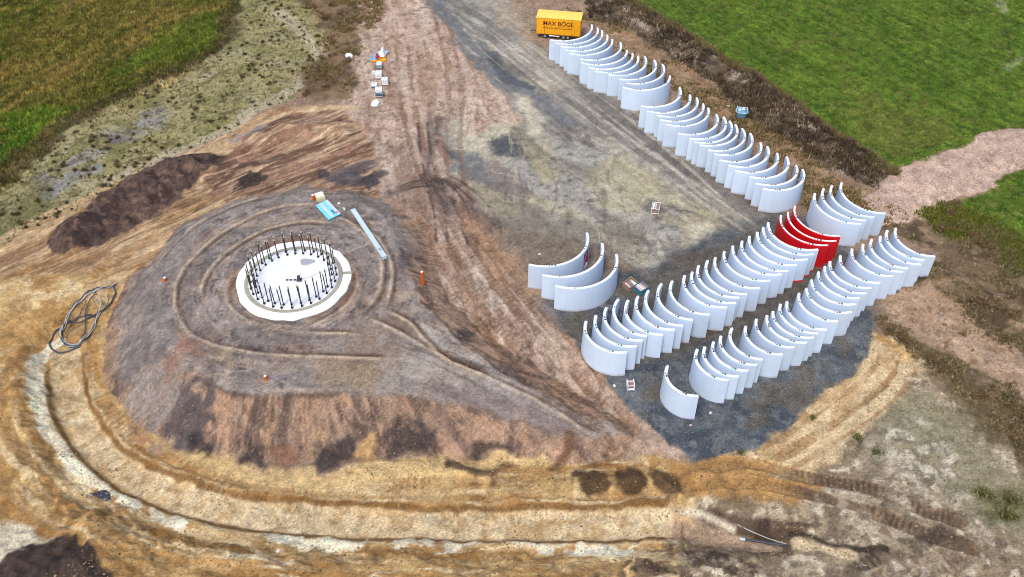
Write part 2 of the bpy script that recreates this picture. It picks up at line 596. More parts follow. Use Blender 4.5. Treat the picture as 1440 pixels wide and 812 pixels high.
ztop = np.where(tz > 0, np.minimum(ztop, 2.45 * (1 - np.clip(tz, 0, 1.1))), ztop)
hm = ztop + 0.05 * MED[sl] - 0.60 * np.clip(-d, 0, 12) * (1 + 0.12 * MED[sl]) + np.where(d < 0, 0.10 * FINE[sl], 0)
kk = 0.35
MOUND = np.zeros(X.shape); MOUND[sl] = sstep(-.12, .12, hm - H[sl] + .12 * MED[sl])
H[sl] = np.maximum(H[sl], hm) + kk * np.maximum(0, 1 - np.abs(H[sl] - hm) / kk) ** 2 * 0.25
# lifts of the mound: low steps left by the roller, traced along their edges
LIFTS = [[(440, 286), (400, 288), (350, 306), (305, 333), (268, 364), (249, 395), (246, 425), (256, 456), (278, 476), (320, 490), (380, 499), (460, 502), (552, 503)],
         [(470, 315), (430, 312), (380, 322), (335, 345), (300, 374), (285, 402), (284, 422)],
         [(352, 372), (328, 392), (319, 414), (325, 434), (345, 450), (372, 461), (404, 467), (450, 470), (508, 471)],
         [(360, 452), (400, 462), (440, 460), (478, 440), (500, 416), (504, 392), (492, 372)],
         [(470, 300), (505, 322), (530, 350), (538, 378), (534, 408), (520, 432), (502, 446)],
         [(510, 318), (535, 340), (550, 372), (550, 402), (541, 434)],
         [(510, 445), (560, 466), (612, 492), (690, 522), (770, 555), (845, 596)],
         [(540, 437), (575, 452), (598, 476), (628, 500), (690, 522)],
         [(480, 268), (420, 266), (350, 279), (290, 304), (240, 340), (215, 372)]]
for px in LIFTS:
    sl, d, al, sd_, L_ = line_field(px, 2.2, .12, 2.6)
    k_ = sstep(0, 2, al) * sstep(L_, L_ - 2, al) * (.6 + .4 * MED[sl])
    H[sl] += k_ * (.12 * np.exp(-(d / .22) ** 2) - np.where(sd_ > 0, 1, .2) * .13 * np.exp(-((d - .45) / .25) ** 2))
pit = np.hypot(X - C0[0], Y - C0[1])
H = np.where(pit < 8.3, H * sstep(7.3, 8.3, pit) + 2.78 * (1 - sstep(7.3, 8.3, pit)), H)
H = np.where(pit < 6.6, 2.4, H)
# dirt road beside the mound stays at yard level
# heaps
def heap(px, hgt, half, z=0.6, rough=0.35, pw=1.0):
    sl, d, al, sd_, L_ = line_field(px, half * 1.5, half * .15, z)
    e = np.clip(1 - d / half, 0, 1) ** pw
    H[sl] += np.maximum(0, hgt * e * (1 + rough * MED[sl])) + np.where(e > 0, 0.12 * FINE[sl] * np.minimum(1, e * 4), 0)
heap([(108, 328), (150, 293), (215, 253), (272, 232)], 2.5, 4.2, rough=.55)
heap([(40, 835), (90, 800), (130, 815)], 2.6, 7.0, z=1.0)
heap([(815, 680), (832, 672)], 0.8, 1.7, z=-.8)
heap([(868, 680), (888, 676)], 0.9, 1.9, z=-.8)
heap([(925, 672), (945, 690)], 0.8, 1.6, z=-.8)
heap([(360, 195), (420, 178), (470, 180)], 0.9, 3.2)
heap([(850, 12), (960, 62), (1060, 122), (1140, 178), (1215, 225)], 1.0, 4.0, rough=.6)
heap([(1245, 452), (1310, 500), (1390, 545), (1470, 590)], 0.7, 2.2, rough=.6)
heap([(1330, 400), (1400, 420), (1480, 440)], 0.8, 4.5, rough=.8)
heap([(640, 652), (690, 668)], 0.4, 1.2, z=-1.2)
# access road embankment
sl, d, al, sd_, L_ = line_field([(1225, 285), (1275, 262), (1335, 228), (1400, 207), (1470, 200), (1560, 195)], 9, 0.4, z=.5)
H[sl] = np.maximum(H[sl], np.minimum(0.7, 0.7 - (d - 3.2) * .45) + .04 * FINE[sl])
# yard where the segments stand is graded flat
YARD = [(700, 0), (860, 10), (900, 60), (1140, 225), (1260, 240), (1335, 330), (1240, 440), (1230, 500), (1150, 565), (1050, 640), (960, 640), (820, 510), (735, 400), (730, 330), (760, 200), (760, 60)]
flatten(area(YARD, 3.0, 0.4, z=0), 0.0, 0.15)
# bumps of dug sand in the south-west, small ridges elsewhere
SANDSW = [(-150, 420), (150, 430), (165, 520), (220, 640), (420, 690), (700, 680), (960, 690), (1120, 790), (1100, 900), (-200, 900)]
sl, w = area(SANDSW, 2, 1, z=0)
H[sl] += w * (0.16 * MED[sl] + 0.05 * FINE[sl])

# ---- tyre and crawler tracks are pressed into the ground
TRACKS = []
def track(px, width, pitch=0.75, depth=0.06, gap=None, tread=0.05, z=None):
    sl, d, al, sd_, L_ = line_field(px, width + (gap or 0), 0.0, z)
    w = np.zeros(d.shape)
    if gap:
        dd = np.abs(d - gap / 2)
    else:
        dd = d
    dd = dd + .22 * W1x[sl] + .06 * FINE[sl]
    w = sstep(width / 2 + .14, width / 2 - .14, dd) * (sstep(0, 1.5, al) * sstep(L_, L_ - 1.5, al)) * sstep(-1.0, .0, MED[sl] + .5 * FINE[sl])
    H[sl] -= w * depth
    H[sl] += 0.6 * depth * np.exp(-((dd - width / 2 - .18) / .16) ** 2) * sstep(0, 1.5, al)
    bars = np.sin(al * 2 * math.pi / pitch + 1.6 * W1y[sl]) * sstep(-.7, .5, fbm(X[sl], Y[sl], 2.2, 3, 12))
    H[sl] += w * tread * bars
    TRACKS.append((sl, w, bars))
    return sl, w, bars
T_SE = [track([(985, 658), (1060, 652), (1120, 668), (1180, 680), (1240, 692), (1300, 716), (1370, 740)], 1.6, .6, .1),
        track([(950, 684), (1040, 679), (1100, 686), (1180, 706), (1240, 726), (1320, 757), (1385, 775)], 1.6, .6, .1),
        track([(1180, 812), (1240, 782), (1290, 765), (1345, 740)], 1.5, .75, .09),
        track([(1290, 812), (1330, 798), (1375, 780)], 1.3, .75, .07),
        track([(940, 668), (1000, 655), (1060, 655), (1100, 668)], 1.3, .75, .09)]
T_SAND = [track([(118, 500), (130, 540), (150, 578), (185, 610), (215, 632)], 2.4, .75, .03, tread=.05),
          track([(540, 683), (620, 680), (685, 676)], 1.6, .75, .03, tread=.06),
          track([(215, 632), (300, 672), (400, 692), (520, 700)], 1.3, .75, .03, tread=.04),
          track([(120, 395), (180, 352), (240, 310), (300, 283)], 1.8, .75, .06, gap=0)]
T_ROAD = [track([(640, 330), (690, 420), (760, 500), (830, 570), (900, 640)], 1.0, .75, .08, gap=3.2),
          track([(600, 300), (640, 380), (720, 490), (800, 560), (870, 615)], 0.8, .75, .05, gap=2.6),
          track([(565, 60), (575, 150), (600, 240), (660, 340), (760, 470)], 0.7, .75, .05, gap=2.2),
          track([(620, 20), (640, 120), (640, 240), (700, 380), (850, 560)], 0.7, .75, .05, gap=2.2),
          track([(660, 440), (720, 510), (800, 575)], 1.5, .75, .05)]
T_PALE = [track([(1062, 652), (1120, 618), (1188, 572), (1238, 528), (1252, 495)], 0.5, .75, .05, gap=2.2),
          track([(1090, 660), (1150, 622), (1215, 580), (1262, 540), (1280, 505)], 0.5, .75, .04, gap=2.0)]
T_YARD = [track([(640, 15), (760, 110), (880, 200), (980, 270), (1060, 325)], 0.55, .6, .02, gap=2.2, tread=.01),
          track([(655, 10), (790, 105), (920, 205), (1010, 285)], 0.5, .75, .02, gap=2.2, tread=.01)]
T_DARK = [track([(594, 168), (598, 210), (606, 250), (618, 300), (622, 345)], .35, .75, .04, gap=1.5, tread=0),
          track([(556, 268), (590, 258), (625, 262), (648, 290), (662, 340)], .35, .75, .04, gap=1.4, tread=0),
          track([(604, 245), (630, 280), (656, 320), (668, 352)], .3, .75, .03, gap=1.4, tread=0),
          track([(608, 240), (650, 262), (688, 300), (700, 335)], .3, .75, .03, gap=1.3, tread=0),
          track([(655, 332), (672, 320), (695, 318)], .3, .75, .03, gap=1.2, tread=0)]
SATUR, GAIN = 0.95, 1.28
# ---- colours (base colour of each soil; no light or shade in it)
Cc = np.empty((NY, NX, 3), np.float32)
Cc[:] = alb(158, 132, 112)
def mixc(m, c, amt=1.0):
    sl, w = m
    w = np.clip(w * amt, 0, 1)[..., None]
    Cc[sl] = Cc[sl] * (1 - w) + np.asarray(c, np.float32) * w
def blotch(m, c, size, lo, hi, seed, amt=1.0, octv=4, stretch=None, angle=0.0):
    """patches of another soil inside an area"""
    sl, w = m
    x, y = X[sl], Y[sl]
    n = fbm(x, y, size, octv, seed) if stretch is None else streak(x, y, angle, size, stretch, octv, seed)
    mixc((sl, w * sstep(lo, hi, n)), c, amt)

def flow(m, c, u, v, size, lo, hi, seed, amt=1.0, octv=5):
    """patches drawn out along a flow given by its own coordinates u (along) and v (across)"""
    sl, w = m
    mixc((sl, w * sstep(lo, hi, fbm(u, v, size, octv, seed, .62))), c, amt)
def scratch(m, c, u, v, size, width, seed, amt=1.0, gate=0.0):
    """thin broken lines along the flow"""
    sl, w = m
    n = fbm(u, v, size, 3, seed)
    g = sstep(gate, gate + .35, fbm(u * 1.7 + 31, v * .6, size * 1.6, 3, seed + 7))
    mixc((sl, w * np.exp(-(n / width) ** 2) * g), c, amt)
def rotated(m, angle, stretch):
    sl, _ = m
    ca, sa = math.cos(angle), math.sin(angle)
    return (X[sl] * ca + Y[sl] * sa) / stretch, -X[sl] * sa + Y[sl] * ca
# far land, mostly fields
mixc((slice(None), np.clip(sstep(165, 185, Y) + sstep(100, 112, np.abs(X)), 0, 1)) if False else (np.s_[:, :], np.clip(sstep(178, 200, Y) + sstep(106, 120, np.abs(X)), 0, 1)), alb(76, 96, 36))

# west: grass field
FIELD = [(-700, -420), (345, -300), (352, -40), (335, 35), (310, 62), (270, 92), (230, 125), (150, 160), (90, 185), (40, 222), (0, 268), (-250, 420), (-900, 420)]
fm = area(FIELD, 1.5, 2.0)
mixc(fm, alb(92, 98, 36))
ROWA = math.atan2(*(at(300, 30)[:2] - at(20, 210)[:2])[::-1])
blotch(fm, alb(132, 118, 60), 3, -.1, .5, 5, .8, 6, 4, ROWA)
blotch(fm, alb(62, 80, 22), 1.8, .05, .45, 9, .85, 5, 3, ROWA)
blotch(fm, alb(156, 138, 80), .8, .25, .7, 15, .6, 4, 6, ROWA)
mixc(area([(0, 60), (50, 25), (90, 0), (330, 0), (300, 40), (180, 90), (60, 150), (0, 170)], 6, 3), alb(130, 116, 60), .35)
mixc(area([(0, 160), (60, 150), (110, 150), (60, 185), (0, 240)], 3, 2), alb(84, 120, 26), .75)
mixc(area([(230, 40), (300, 20), (330, 30), (290, 70), (240, 85), (170, 110), (160, 100)], 3, 2), alb(84, 112, 30), .6)
# field edge weeds
wb = stroke([(345, -20), (335, 40), (270, 95), (160, 152), (60, 212), (-40, 300)], 6, 2.5, 2)
mixc(wb, alb(92, 82, 58), .8)
blotch(wb, alb(74, 76, 36), 2.5, -.1, .4, 17, .8)
# weedy sand flat
FLAT = [(340, 50), (352, -20), (430, -20), (458, 50), (462, 88), (425, 130), (380, 152), (300, 190), (200, 240), (100, 300), (0, 350), (-150, 430), (-150, 350), (0, 268), (60, 215), (150, 160), (270, 95)]
flm = area(FLAT, 1.2, 1.5)
mixc(flm, alb(168, 158, 112))
blotch(flm, alb(136, 134, 80), 3.5, -.2, .5, 23, .75)
blotch(flm, alb(180, 172, 142), 3, .2, .7, 27, .6, 6)
blotch(flm, alb(106, 100, 68), .8, .25, .5, 29, .75)
wet = stroke([(60, 255), (100, 225), (150, 195), (185, 180), (215, 165)], 4, 2.5, 2)
blotch(wet, alb(160, 160, 162), 2.5, -.3, .3, 33, .75)
blotch(wet, alb(105, 98, 95), 1.5, .1, .6, 35, .7)
mixc(stroke([(70, 272), (100, 252), (135, 240)], 2.6, 1, .8), alb(150, 152, 156), .7)
mixc(area([(0, 285), (60, 260), (80, 290), (20, 340), (-40, 360)], 3, 2), alb(110, 108, 70), .6)
pth = stroke([(395, 15), (425, 48), (450, 75), (432, 108), (385, 142), (345, 165), (270, 205), (180, 248), (120, 285)], 2.6, 1, 1)
mixc(pth, alb(190, 178, 152), .85)
# brown weeds west of the dirt road
bw = area([(410, -30), (540, -30), (528, 40), (505, 90), (490, 135), (425, 138), (432, 92), (462, 76), (455, 45)], 1.5, 1.5)
mixc(bw, alb(138, 115, 88))
blotch(bw, alb(92, 78, 56), 2.5, -.1, .4, 37, .8)
mixc(area([(425, 95), (455, 82), (480, 95), (468, 128), (424, 136)], 1.5, .8), alb(112, 90, 66), .8)

# dirt road and worked soil
DIRT = [(500, -60), (600, -60), (655, 60), (720, 110), (770, 165), (755, 195), (680, 205), (640, 235), (650, 330), (725, 400), (800, 480), (955, 645), (880, 650), (800, 560), (650, 480), (575, 380), (540, 300), (500, 210), (480, 160), (505, 90)]
dm = area(DIRT, 1.5, 1.0)
mixc(dm, alb(190, 164, 148))
blotch(dm, alb(206, 186, 170), 2.5, -.1, .4, 3, .75, 6, 4, 1.75)
blotch(dm, alb(164, 132, 110), 2, .05, .5, 7, .8, 6, 5, 1.8)
blotch(dm, alb(136, 110, 94), .8, .3, .6, 8, .7)
mixc(area([(555, 205), (640, 160), (655, 240), (700, 330), (680, 350), (600, 320), (545, 280)], 3, 2), alb(132, 108, 98), .6)
mixc(area([(650, 300), (720, 350), (790, 430), (840, 500), (830, 510), (760, 450), (700, 400)], 1.5, 1.2), alb(192, 152, 120), .7)
mixc(area([(520, 265), (560, 290), (610, 390), (640, 470), (600, 440), (560, 360)], 2, 1.2), alb(166, 128, 98), .7)
u_, v_ = rotated(dm, math.atan2(*(at(700, 400)[:2] - at(580, 60)[:2])[::-1]), 9)
flow(dm, alb(212, 192, 176), u_, v_, 1.6, .0, .5, 21, .45)
scratch(dm, alb(132, 106, 90), u_, v_, 1.6, .08, 22, .35)
scratch(dm, alb(222, 204, 190), u_, v_, 1.3, .07, 24, .35)
low = area([(540, 290), (650, 330), (725, 400), (800, 480), (960, 650), (880, 650), (800, 560), (650, 480), (575, 400)], 1.5, 1.2)
u_, v_ = rotated(low, math.atan2(*(at(860, 590)[:2] - at(640, 330)[:2])[::-1]), 9)
flow(low, alb(150, 114, 88), u_, v_, 1.8, .0, .5, 25, .55)
flow(low, alb(204, 178, 156), u_, v_, 1.4, .1, .45, 26, .55)
scratch(low, alb(98, 74, 60), u_, v_, 1.6, .09, 27, .6)
NWS = [(-100, 380), (0, 345), (100, 292), (200, 243), (300, 192), (400, 152), (480, 150), (520, 200), (545, 285), (430, 262), (330, 283), (250, 325), (190, 400), (165, 480), (160, 520), (60, 480), (-100, 480)]
nm = area(NWS, 1.2, 1.0)
mixc(nm, alb(184, 150, 112))
blotch(nm, alb(214, 186, 146), 1.3, .0, .35, 11, .85, 6, 9, .72)
blotch(nm, alb(140, 106, 74), 1.2, .1, .45, 12, .85, 6, 8, .66)
bm_ = area([(330, 200), (400, 160), (480, 155), (525, 200), (545, 280), (500, 265), (420, 258), (320, 280), (300, 250)], 1.8, 1.6)
mixc(bm_, alb(156, 120, 98))
blotch(bm_, alb(112, 82, 66), 1.5, .0, .35, 14, .85, 6, 5, .6)
blotch(bm_, alb(190, 158, 130), 1.1, .15, .45, 16, .8, 6, 7, .7)
for l, w_, c in (([(-20, 350), (90, 292), (200, 240), (320, 200), (420, 158), (500, 150)], 1.3, (206, 178, 138)),
                 ([(-20, 372), (80, 312), (150, 262), (230, 228), (330, 205)], 1.0, (196, 166, 124)),
                 ([(310, 262), (380, 215), (440, 185), (500, 178)], .8, (176, 142, 112)),
                 ([(300, 225), (350, 232), (400, 215)], 1.2, (84, 62, 54)),
                 ([(340, 262), (352, 244), (364, 248)], 1.6, (52, 44, 42)),
                 ([(330, 198), (350, 188), (372, 180)], 2.0, (158, 146, 142)),
                 ([(470, 248), (500, 240), (520, 236)], 2.6, (98, 90, 96)),
                 ([(490, 262), (520, 254), (540, 245)], 1.5, (78, 72, 78)),
                 ([(0, 400), (60, 372), (110, 350)], 1.4, (160, 120, 76)),
                 ([(30, 440), (90, 400), (150, 385)], 1.6, (196, 160, 108))):
    mixc(stroke(l, w_, .6, .7), alb(*c), .85)

u_, v_ = rotated(nm, .74, 10)
scratch(nm, alb(110, 80, 58), u_, v_, 1.3, .12, 28, .75, -.1)
scratch(nm, alb(226, 202, 164), u_, v_, 1.1, .10, 30, .75, -.1)
u_, v_ = rotated(bm_, .6, 8)
scratch(bm_, alb(84, 62, 52), u_, v_, 1.4, .13, 32, .75, -.1)
scratch(bm_, alb(204, 174, 146), u_, v_, 1.2, .09, 34, .7)
for p_, c in (([(462, 250), (478, 243), (498, 240), (512, 252), (492, 262), (474, 260)], (92, 86, 92)), ([(508, 252), (528, 246), (540, 258), (520, 268)], (74, 70, 76)), ([(338, 252), (350, 238), (366, 244), (362, 258), (346, 264)], (54, 46, 44)), ([(444, 244), (456, 238), (466, 246), (452, 252)], (80, 72, 72))):
    mixc(area(p_, .5, .6), alb(*c), .9)
# dark topsoil heap north-west
hp = area([(72, 352), (98, 308), (160, 262), (230, 226), (300, 213), (318, 225), (275, 258), (240, 292), (190, 322), (130, 348), (88, 362)], .7, 1.0)
mixc(hp, alb(96, 77, 70))
blotch(hp, alb(62, 49, 46), 1.8, .0, .3, 43, .8, 6)
blotch(hp, alb(132, 106, 90), 1.0, .25, .5, 44, .7, 6)

# yellow sand of the dug ring and the south
SAND = [(-250, 430), (-20, 400), (70, 390), (150, 410), (175, 400), (165, 480), (165, 520), (180, 590), (225, 640), (290, 662), (420, 672), (530, 650), (700, 636), (830, 646), (930, 655), (1010, 650), (1100, 600),
        (1180, 545), (1232, 470), (1300, 505), (1380, 570), (1440, 650), (1500, 900), (-250, 980)]
sm = area(SAND, .8, 1.0)
mixc(sm, alb(206, 172, 118))
blotch(sm, alb(182, 140, 82), 4, -.05, .4, 45, .85, 6)
blotch(sm, alb(226, 200, 154), 2.2, .15, .5, 46, .8, 6)
blotch(sm, alb(146, 104, 56), 2.2, .25, .7, 47, .6)
ochre = area([(-150, 640), (0, 560), (55, 600), (75, 660), (140, 722), (240, 762), (420, 790), (640, 800), (900, 800), (900, 900), (-200, 900)], 2, 1.5)
mixc(ochre, alb(196, 154, 96), .75)
blotch(ochre, alb(216, 180, 122), 2.5, .0, .5, 48, .8, 6)
blotch(ochre, alb(156, 114, 66), 2, .1, .5, 49, .75, 6)
mixc(area([(0, 440), (100, 425), (150, 440), (120, 500), (60, 520), (0, 540)], 2.5, 1.5), alb(184, 142, 84), .7)
# south-east dusty ground
SE = [(955, 790), (1000, 690), (1120, 690), (1180, 600), (1250, 520), (1300, 505), (1380, 570), (1440, 640), (1560, 900), (940, 900)]
se = area(SE, 2.0, 1.5)
mixc(se, alb(170, 152, 126))
blotch(se, alb(198, 182, 158), 3, .0, .5, 51, .85)
blotch(se, alb(138, 122, 100), 3.5, .05, .6, 52, .75)
blotch(se, alb(112, 98, 82), .8, .25, .45, 53, .7)
blotch(se, alb(222, 208, 184), 1.0, .3, .5, 33, .7, 6)
blotch(se, alb(124, 106, 88), 1.6, .25, .42, 35, .7, 6)
gd = area([(1225, 610), (1290, 540), (1330, 560), (1400, 640), (1450, 720), (1390, 740), (1330, 690), (1270, 650)], 3, 2)
mixc(gd, alb(146, 140, 112), .75)
mixc(stroke([(1215, 590), (1225, 640), (1215, 680)], 2.2, 1.2, .7), alb(128, 114, 96), .7)
cr_ = area([(1225, 625), (1300, 600), (1350, 630), (1340, 690), (1270, 690)], 2.5, 1.5)
blotch(cr_, alb(206, 196, 178), 1.3, -.1, .3, 54, .8)
blotch(cr_, alb(120, 108, 94), .8, .15, .5, 55, .7)
mixc(area([(1400, 690), (1440, 690), (1470, 740), (1400, 735), (1380, 715)], 1.6, 1.2), alb(104, 102, 66), .75)
# pale tracked sand
ps = area([(1005, 662), (1060, 630), (1130, 588), (1190, 545), (1232, 480), (1290, 515), (1240, 590), (1170, 640), (1110, 668), (1050, 672)], 1.2, .8)
mixc(ps, alb(226, 200, 158), .9)
blotch(ps, alb(190, 154, 106), 2, .0, .5, 56, .7, 5, 4, .9)
og = area([(940, 655), (1040, 648), (1100, 668), (1180, 684), (1120, 705), (1020, 700), (950, 705)], 1.2, .9)
mixc(og, alb(184, 138, 78), .85)
# dark spoil beside the cable cut
def cable_cut():
    mixc(area([(950, 733), (1035, 746), (1112, 764), (1108, 774), (1040, 773), (950, 760)], .5, .35), alb(184, 158, 134), .95)
    dk = area([(982, 724), (1040, 720), (1100, 730), (1152, 743), (1128, 760), (1106, 765), (1035, 746), (990, 736)], .7, .6)
    mixc(dk, alb(98, 80, 66), .95)
    blotch(dk, alb(66, 53, 45), 1.2, -.1, .3, 62, .8, 6)
    for l, w_, c in (([(1106, 752), (1112, 774)], 1.3, (92, 74, 60)), ([(1120, 754), (1180, 765), (1245, 771)], .8, (58, 46, 38)), ([(957, 729), (1000, 735), (1036, 741)], .45, (236, 222, 198)),
                     ([(1128, 766), (1200, 778)], 1.2, (222, 198, 160)), ([(965, 764), (1040, 778), (1105, 779)], .5, (120, 98, 80)), ([(964, 742), (966, 760)], .25, (120, 94, 74))):
        mixc(stroke(l, w_, .4, .5), alb(*c), .9)
sp_ = area([(830, 812), (900, 780), (985, 770), (1060, 790), (1100, 812), (1100, 850), (820, 850)], 2, 1.6)
blotch(sp_, alb(98, 80, 68), 2, -.2, .1, 57, .85, 6)
blotch(sp_, alb(66, 54, 46), .9, .1, .3, 59, .8, 6)
blotch(area([(640, 690), (800, 660), (960, 660), (960, 700), (700, 700)], 1.5, 1), alb(206, 172, 118), 2, -.1, .4, 58, .8)

sl, d, al, sd_, L_ = line_field(TRENCH, 17, 0.15)
band = np.zeros(X.shape); band[sl] = sstep(16, 9, d) * sstep(1.8, 2.4, d) * sstep(L_ - .2, L_ - 4, al) * sstep(.1, 2, al)
band *= np.where(np.isin(np.arange(1), [0]), 1, 1)
sand_w = np.zeros(X.shape); sand_w[sm[0]] = sm[1]
bw_ = (sl, (band * sand_w)[sl])
u_, v_ = al / 9 + .06 * W1y[sl], d * sd_ + .25 * W1x[sl]
flow(bw_, alb(232, 208, 164), u_, v_, 1.6, .05, .3, 36, .75)
flow(bw_, alb(166, 122, 66), u_, v_, 1.8, .1, .35, 37, .75)
scratch(bw_, alb(122, 84, 44), u_, v_, 2.0, .10, 38, .8, -.1)
scratch(bw_, alb(244, 228, 194), u_, v_, 1.6, .09, 40, .8, -.05)
# the trench ring
sl, d, al, sd_, L_ = line_field(TRENCH, 7, 0.15)
f_ = sstep(1.9, 1.5, d)
mixc((sl, f_), alb(224, 200, 160), .95)
mixc((sl, f_ * sstep(-.1, .6, streak(X[sl], Y[sl], 0, 2.0, 1, 5, 60))), alb(200, 164, 112), .7)
mixc((sl, f_ * sstep(.1, .5, fbm(X[sl], Y[sl], 1.3, 4, 61)) * .5), alb(236, 218, 184), .9)
body_ = sstep(L_ - .3, L_ - 1.2, al) * sstep(0, 1.5, al)
edge = body_ * sstep(.42, .16, np.abs(d - 1.95 + .25 * W1x[sl]))
mixc((sl, edge * .85), alb(128, 90, 48))
edge = body_ * sstep(.25, .05, np.abs(d - 2.5 + .3 * W1y[sl]))
mixc((sl, edge * .5), alb(232, 210, 170))
outer = (sd_ < 0) if False else (sd_ > 0)
for sgn, off, wdt, c, am, sd2 in ((-1, 3.0, .75, (244, 232, 206), .95, 62), (-1, 4.6, .5, (156, 112, 60), .6, 63), (1, 2.9, .6, (170, 124, 70), .6, 64), (1, 4.4, .9, (196, 160, 106), .7, 65)):
    m_ = sstep(L_ - .1, L_ - 1.5, al) * np.where(sd_ == sgn, sstep(wdt + .12, wdt - .12, np.abs(d - off + .7 * W1x[sl])), 0) * sstep(-.25, .0, fbm(X[sl], Y[sl], 4, 5, sd2))
    mixc((sl, m_), alb(*c), am)
# stains across the trench floor
mixc((sl, f_ * sstep(.90, .99, np.sin(al * 1.7 + 3.5 * MED[sl] + 1.2 * W1x[sl]) * .5 + .5) * .5), alb(184, 146, 98))
mixc(area([(20, 735), (60, 748), (70, 760), (0, 790), (-60, 800), (-40, 740)], 1, 1), alb(226, 216, 192), .85)
sh = area([(0, 790), (30, 765), (80, 755), (120, 768), (175, 795), (190, 850), (-60, 850)], .6, .8)
mixc(sh, alb(80, 65, 58))
blotch(sh, alb(60, 50, 46), 1.5, .0, .5, 66, .8)
# mound and ramp
topm = area(TOP_PX, .7, .5)
sl, d = poly_sd(world_pts(TOP_PX), .5, 12)
hgt_over = H[sl] - (-1.2)
slopem = (sl, MOUND[sl])
mixc(slopem, alb(158, 132, 114))
blotch(slopem, alb(176, 144, 122), 2.5, -.1, .4, 3, .8)
blotch(slopem, alb(112, 92, 84), 1.6, .05, .5, 6, .85, 5, 3, 1.57)
blotch(slopem, alb(190, 156, 120), 1.0, .35, .7, 26, .7, 5, 3, 1.57)
blotch(slopem, alb(176, 146, 128), .5, .45, .9, 10, .6)
mixc(topm, alb(152, 140, 134))
blotch(topm, alb(130, 120, 118), 3, -.1, .4, 18, .8, 5)
blotch(topm, alb(172, 150, 130), 2.2, .1, .5, 19, .75, 5)
blotch(topm, alb(166, 160, 162), 1.2, .3, .7, 39, .7, 5)
blotch(topm, alb(156, 126, 110), 5, .3, .7, 20, .6)
blotch(topm, alb(88, 80, 82), 1.0, .25, .6, 22, .75)
ang = np.arctan2(Y - C0[1], X - C0[0])
um, vm = ang * 14 / 7, np.hypot(X - C0[0], Y - C0[1]) + .3 * W1x
tsl = topm[0]
near = sstep(19, 15, vm[tsl])
tm_ = (tsl, topm[1] * near)
flow(tm_, alb(122, 113, 112), um[tsl], vm[tsl], 1.5, .05, .3, 41, .6)
flow(tm_, alb(172, 154, 140), um[tsl], vm[tsl], 1.2, .25, .45, 42, .6)
scratch(tm_, alb(92, 80, 80), um[tsl], vm[tsl], 1.6, .10, 43, .7)
scratch(tm_, alb(192, 180, 172), um[tsl], vm[tsl], 1.3, .08, 44, .6)
mixc(area([(500, 452), (560, 438), (600, 470), (650, 502), (740, 546), (862, 602), (838, 611), (700, 584), (600, 556), (470, 545), (400, 545), (420, 505)], 2, .8), alb(158, 147, 141), .65)
fr_ = (tsl, topm[1] * (1 - near))
u_, v_ = rotated(fr_, math.atan2(R1[1] - R0[1], R1[0] - R0[0]), 9)
flow(fr_, alb(176, 164, 154), u_, v_, 1.4, .0, .3, 45, .7)
scratch(fr_, alb(98, 84, 80), u_, v_, 1.5, .11, 46, .7)
scratch(fr_, alb(196, 184, 174), u_, v_, 1.3, .08, 48, .6)
ssl = slopem[0]
only = np.zeros(X.shape); only[ssl] = slopem[1]; only[topm[0]] *= 1 - topm[1]
slopef = (ssl, only[ssl])
us, vs = ang[ssl] * 34, vm[ssl] / 4 + .3 * MED[ssl]
flow(slopef, alb(112, 92, 84), vs, us, 1.6, .15, .4, 49, .6)
flow(slopef, alb(188, 150, 124), vs, us, 1.0, .15, .35, 50, .7)
scratch(slopef, alb(80, 64, 58), vs, us, 1.5, .09, 51, .6)
# dark line along the shoulder of the mound
shd = poly_sd(world_pts(TOP_PX), .5, 12)[1]
mixc((ssl, np.exp(-((shd + .15) / .28) ** 2) * sstep(-.4, .3, fbm(X[ssl], Y[ssl], 5, 3, 52))), alb(92, 76, 70), .7)
mixc((ssl, np.exp(-((shd - .5) / .25) ** 2) * sstep(-.1, .4, fbm(X[ssl], Y[ssl], 6, 3, 53))), alb(184, 166, 150), .6)
